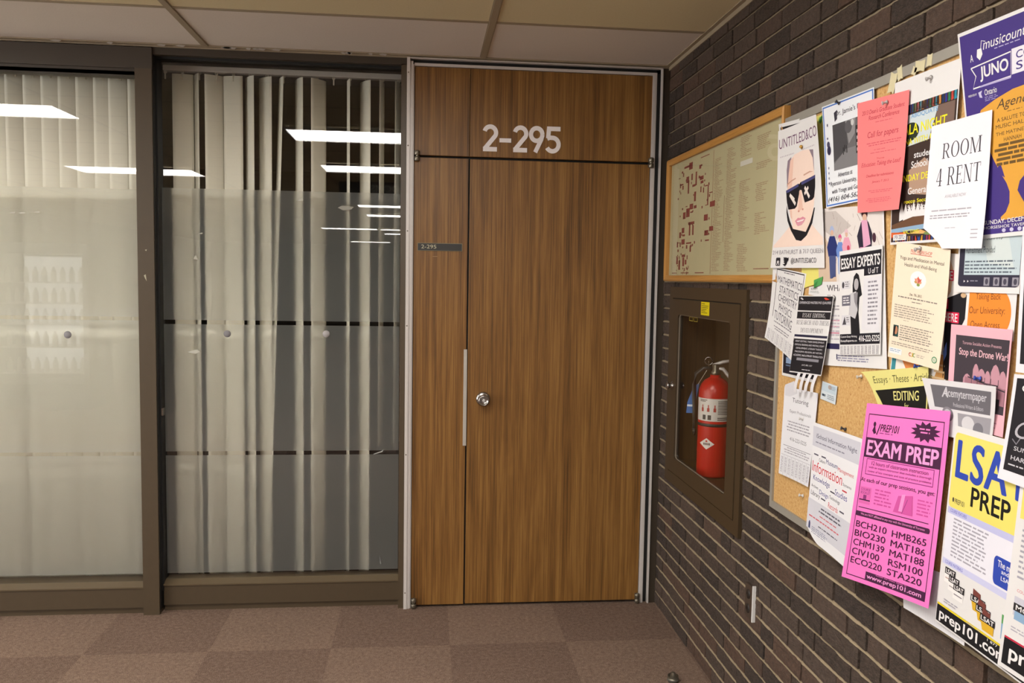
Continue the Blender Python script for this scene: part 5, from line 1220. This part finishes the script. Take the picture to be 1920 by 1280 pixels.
f.poly(rrect(.02, .985, .03, .40, .03), YE, 'printed_block').text('LSAT', .07, .065, .84, .245, BL_, .04, space=1.12).text('PREP', .27, .265, .68, .355, '#14120f', .03).text('PREP101', .09, .35, .20, .375, '#5b5540', .02).oval(.07, .36, .012, .012, '#5b5540', 'printed_mark')
f.rect(.02, .40, .985, .66, '#eceaf4', 'printed_block').rect(.02, .40, .985, .432, '#c3c3ea', 'printed_block').text('COURSE FEATURES', .05, .407, .24, .423, '#6a6ac8', .01).greek(.10, .445, .50, .645, 11, '#a8a4b0').rect(.02, .66, .985, .69, '#cfcff0', 'printed_block').text('COURSE MATERIALS', .05, .667, .25, .683, '#6a6ac8', .01)
f.poly(rrect(.56, .985, .52, .65, .03), BL_, 'printed_block').text('The most', .60, .535, .78, .565, W_, .01).text('and up', .64, .57, .78, .595, W_, .01).text('LSAT p', .64, .60, .78, .625, W_, .01).poly(rrect(.76, .985, .40, .52, .05), '#1a1822', 'printed_block')
for s, t, c in ((.06, .70, '#c2a49c'), (.11, .73, '#a8a0a0'), (.17, .755, '#8d8890')): f.rect(s, t, s + .11, t + .075, '#f4f0ee', 'picture'); f.rect(s, t, s + .12, t + .033, '#2a2628', 'picture'); f.text('LSAT', s + .012, t + .007, s + .108, t + .028, W_, .03); f.rect(s + .01, t + .05, s + .10, t + .056, c, 'picture')
for s, t in ((.37, .755), (.43, .785), (.48, .815)): f.poly([(s, t + .03), (s + .13, t + .03), (s + .13, t + .07), (s + .02, t + .07)], '#e0b12e', 'picture'); f.poly([(s + .01, t - .03), (s + .09, t - .02), (s + .09, t + .02), (s + .01, t + .01)], '#7a3f38', 'picture'); f.rect(s - .01, t, s + .14, t + .032, '#262226', 'picture'); f.text('LSAT', s, t + .006, s + .13, t + .027, W_, .03)
f.rect(.68, .76, .78, .80, '#5aa05a', 'picture').rect(.68, .80, .78, .87, '#7fa8cc', 'picture').greek(.08, .86, .24, .885, 2, '#b0acb8').greek(.34, .90, .56, .915, 2, '#b0acb8')
f.rect(.015, .895, .985, .905, '#e8cf2a', 'printed_block').rect(.015, .905, .985, .99, '#141216', 'printed_block').text('prep101.com', .05, .918, .74, .982, W_, .03).text('1 877', .56, .908, .66, .92, W_); f.done()
f = Flyer('mcat', 'white_test_prep_flyer', 'white test prep flyer cropped at the lower right corner with a red line', 'flyer')
f.rect(.05, .02, .95, .2, '#f1e172', 'printed_block').greek(.1, .25, .8, .52, 10, '#a8a4b0').text('COURSE MATERIALS', .12, .56, .5, .575, '#d8606a').rect(.10, .60, .42, .70, '#cfccd8', 'picture').rect(.12, .66, .46, .72, '#8fb0d0', 'picture').rect(.10, .635, .44, .675, '#2a2628', 'picture').text('MCAT', .13, .642, .42, .668, W_, .03).greek(.1, .76, .6, .79, 2, '#b0acb8').rect(.04, .825, .97, .835, '#c8304a', 'printed_block').rect(.04, .835, .97, .975, '#141216', 'printed_block').text('prep101', .12, .855, .86, .955, W_, .03); f.done()
f = Flyer('room', 'room_to_rent_flyer', 'white flyer reading ROOM 4 RENT with a folded lower corner', 'flyer', '#f1eef4', lambda s, t: (s, t - .17 * max(0, 1 - s * 2.9) ** .8 * max(0, (t - .62) / .38)))
f.text('ROOM', .23, .165, .88, .285, '#4a4750', serif=True).text('4 RENT', .16, .36, .89, .50, '#4a4750', serif=True).text('AVAILABLE NOW', .33, .575, .68, .60, '#a8a4ac', 0, .15).greek(.12, .69, .88, .715, 1, '#b3afb8', words=(.1, .25)).greek(.10, .73, .90, .77, 2, '#a39fa8').greek(.37, .835, .60, .847, 1, '#b3afb8')
for t in (.855, .885, .915): f.rect(.80, t, .91, t + .008, '#b3afb8', 'small_print')
f.done()
f = Flyer('exam', 'pink_exam_prep_flyer', 'bright pink exam prep flyer with course codes at the lower centre of the board', 'flyer', '#ff7fce')
D = '#4a1f44'; PK = '#ffa6e0'
f.frame(.05, .055, .955, .975, .007, D).poly([(.12, .145), (.15, .11), (.17, .155), (.15, .165)], D, 'printed_mark').oval(.145, .11, .018, .014, D, 'printed_mark').line([(.165, .15), (.185, .165), (.22, .105)], .012, D, 'printed_mark', .75).text('PREP101', .225, .105, .46, .145, D, .02, .25).greek(.22, .152, .42, .162, 1, '#a0408a')
for k in range(0, 24, 2):
    q = lambda j, o: (.76 + (.17 if o else .112) * math.cos(j * PI / 12), .118 + (.055 if o else .036) * math.sin(j * PI / 12))
    f.hold = True; f.poly([q(k, 0), q(k + 1, 1), q(k + 2, 0), (.76, .118)], D, 'printed_mark')
f.hold = False; f.n += 1
f.greek(.69, .10, .83, .135, 2, '#ff8ad2', 'c')
f.rect(.05, .185, .955, .295, D, 'printed_block').text('EXAM PREP', .085, .20, .925, .28, PK, .045).frame(.10, .30, .90, .39, .006, '#a0408a').text('12 hours of classroom instruction', .17, .312, .84, .333, '#7a2f6a').text('with an expert instructor that includes a thorough', .14, .340, .88, .356, '#8f3a7c').text('review of key concepts and tons of practice problems', .13, .362, .88, .378, '#8f3a7c').text('At each of our prep sessions, you get:', .06, .408, .93, .438, D, .005)
f.rect(.07, .46, .21, .555, '#e86fb8', 'picture').text('COURSE', .08, .468, .20, .482, '#8f3a7c', .01).text('BOOKLET', .08, .486, .2, .50, '#8f3a7c', .01).rect(.07, .53, .21, .537, D, 'picture').rect(.12, .505, .16, .53, '#8f3a7c', 'picture').poly([(.54, .47), (.70, .455), (.72, .56), (.50, .56)], '#d95aa8', 'picture').poly([(.58, .46), (.62, .455), (.60, .55), (.56, .55)], '#ff9ad8', 'picture').line([(.6, .56), (.65, .48)], .006, '#a0408a', 'picture')
f.greek(.26, .46, .48, .555, 5, '#d95aa8').greek(.76, .465, .92, .555, 5, '#d95aa8').rect(.08, .575, .90, .579, D, 'printed_line').poly(rrect(.055, .92, .60, .628, .013), D, 'printed_block').text('We are NOT affiliated in any way with the University of Toronto', .12, .606, .87, .622, '#ff9ad8', .01)
for k, (a, c2) in enumerate((('BCH210', 'HMB265'), ('BIO230', 'MAT186'), ('CHM139', 'MAT188'), ('CIV100', 'RSM100'), ('ECO220', 'STA220'))):
    t = .655 + k * .0525; f.text(a, .08, t, .455 if k != 3 else .41, t + .036, D, .012); f.text(c2, .52, t + .003, .90, t + .039, D, .012)
f.rect(.28, .925, .955, .973, D, 'printed_block').text('www.prep101.com', .30, .937, .915, .968, PK, .03).greek(.40, .929, .85, .934, 1, '#ff8ad2'); f.done()

# ------------------------------------------------------------------ push pins
def pin(y, z, x, h, label, cat='push pin', tilt=(0, 0)):
    r = thing('push_pin', (x, y, z), label, cat, 'push pins on the notice board')
    d = Vector((-1, tilt[0], tilt[1])).normalized(); m = plain(h, .3, .3 if h in ('#c9c5c4', '#b88a2e') else 0)
    b = MB(); b.lathe([(.0052, 0), (.0054, .0012), (.0030, .003), (.0026, .008), (.0048, .0105), (.0050, .012), (.0040, .0128), (.0003, .013)], (x, y, z), d, 16); b.build('pin_head', m, r)
    b = MB(); b.lathe([(.0006, -.008), (.0006, .001)], (x, y, z), d, 8); b.build('pin_needle', M['steel'], r)
for y, z, x, h, lb, tl in ((-1.532, 1.990, -.031, '#b88a2e', 'brass push pin near the top of the sunglasses poster', (-.8, .3)), (-1.990, 2.032, -.030, '#c9c5c4', 'silver push pin at the top of the salmon sheet', (.3, -.3)),
                       (-2.160, 2.052, -.0245, '#c9c5c4', 'silver push pin on the white top margin of the gala poster', (.3, -.4)), (-2.160, 1.672, -.030, '#c9c5c4', 'pale push pin at the top of the beige workshop sheet', (.2, -.3)),
                       (-1.735, 2.080, -.024, '#2b2a33', 'black push pin at the top of the street photo flyer', (.1, .5)), (-2.170, 1.402, -.0225, '#2f4fae', 'blue push pin at the top of the yellow essay flyer', (.5, .2)),
                       (-2.390, 1.402, -.0275, '#2f4fae', 'blue push pin near the foot of the dark drone flyer', (.5, .1)), (-1.590, 1.185, -.021, '#d9d6d4', 'clear push pin at the foot of the tutoring text sheet', (.2, .1)),
                       (-1.835, 1.198, -.0165, '#34343c', 'dark push pin with paper scrap above the information night flyer', (.2, .3)), (-1.905, 1.350, -.016, '#d6d0c4', 'pale push pin on the bare cork under the essay experts flyer', (.2, -.2)),
                       (-1.600, .955, -.0155, '#d9d6d4', 'white push pin on the cork below the tear-off strips', (.2, .1))):
    pin(y, z, x, h, lb, 'push pin', tl)
for o in list(bpy.data.objects):
    if o.type == 'FONT': bpy.data.objects.remove(o)
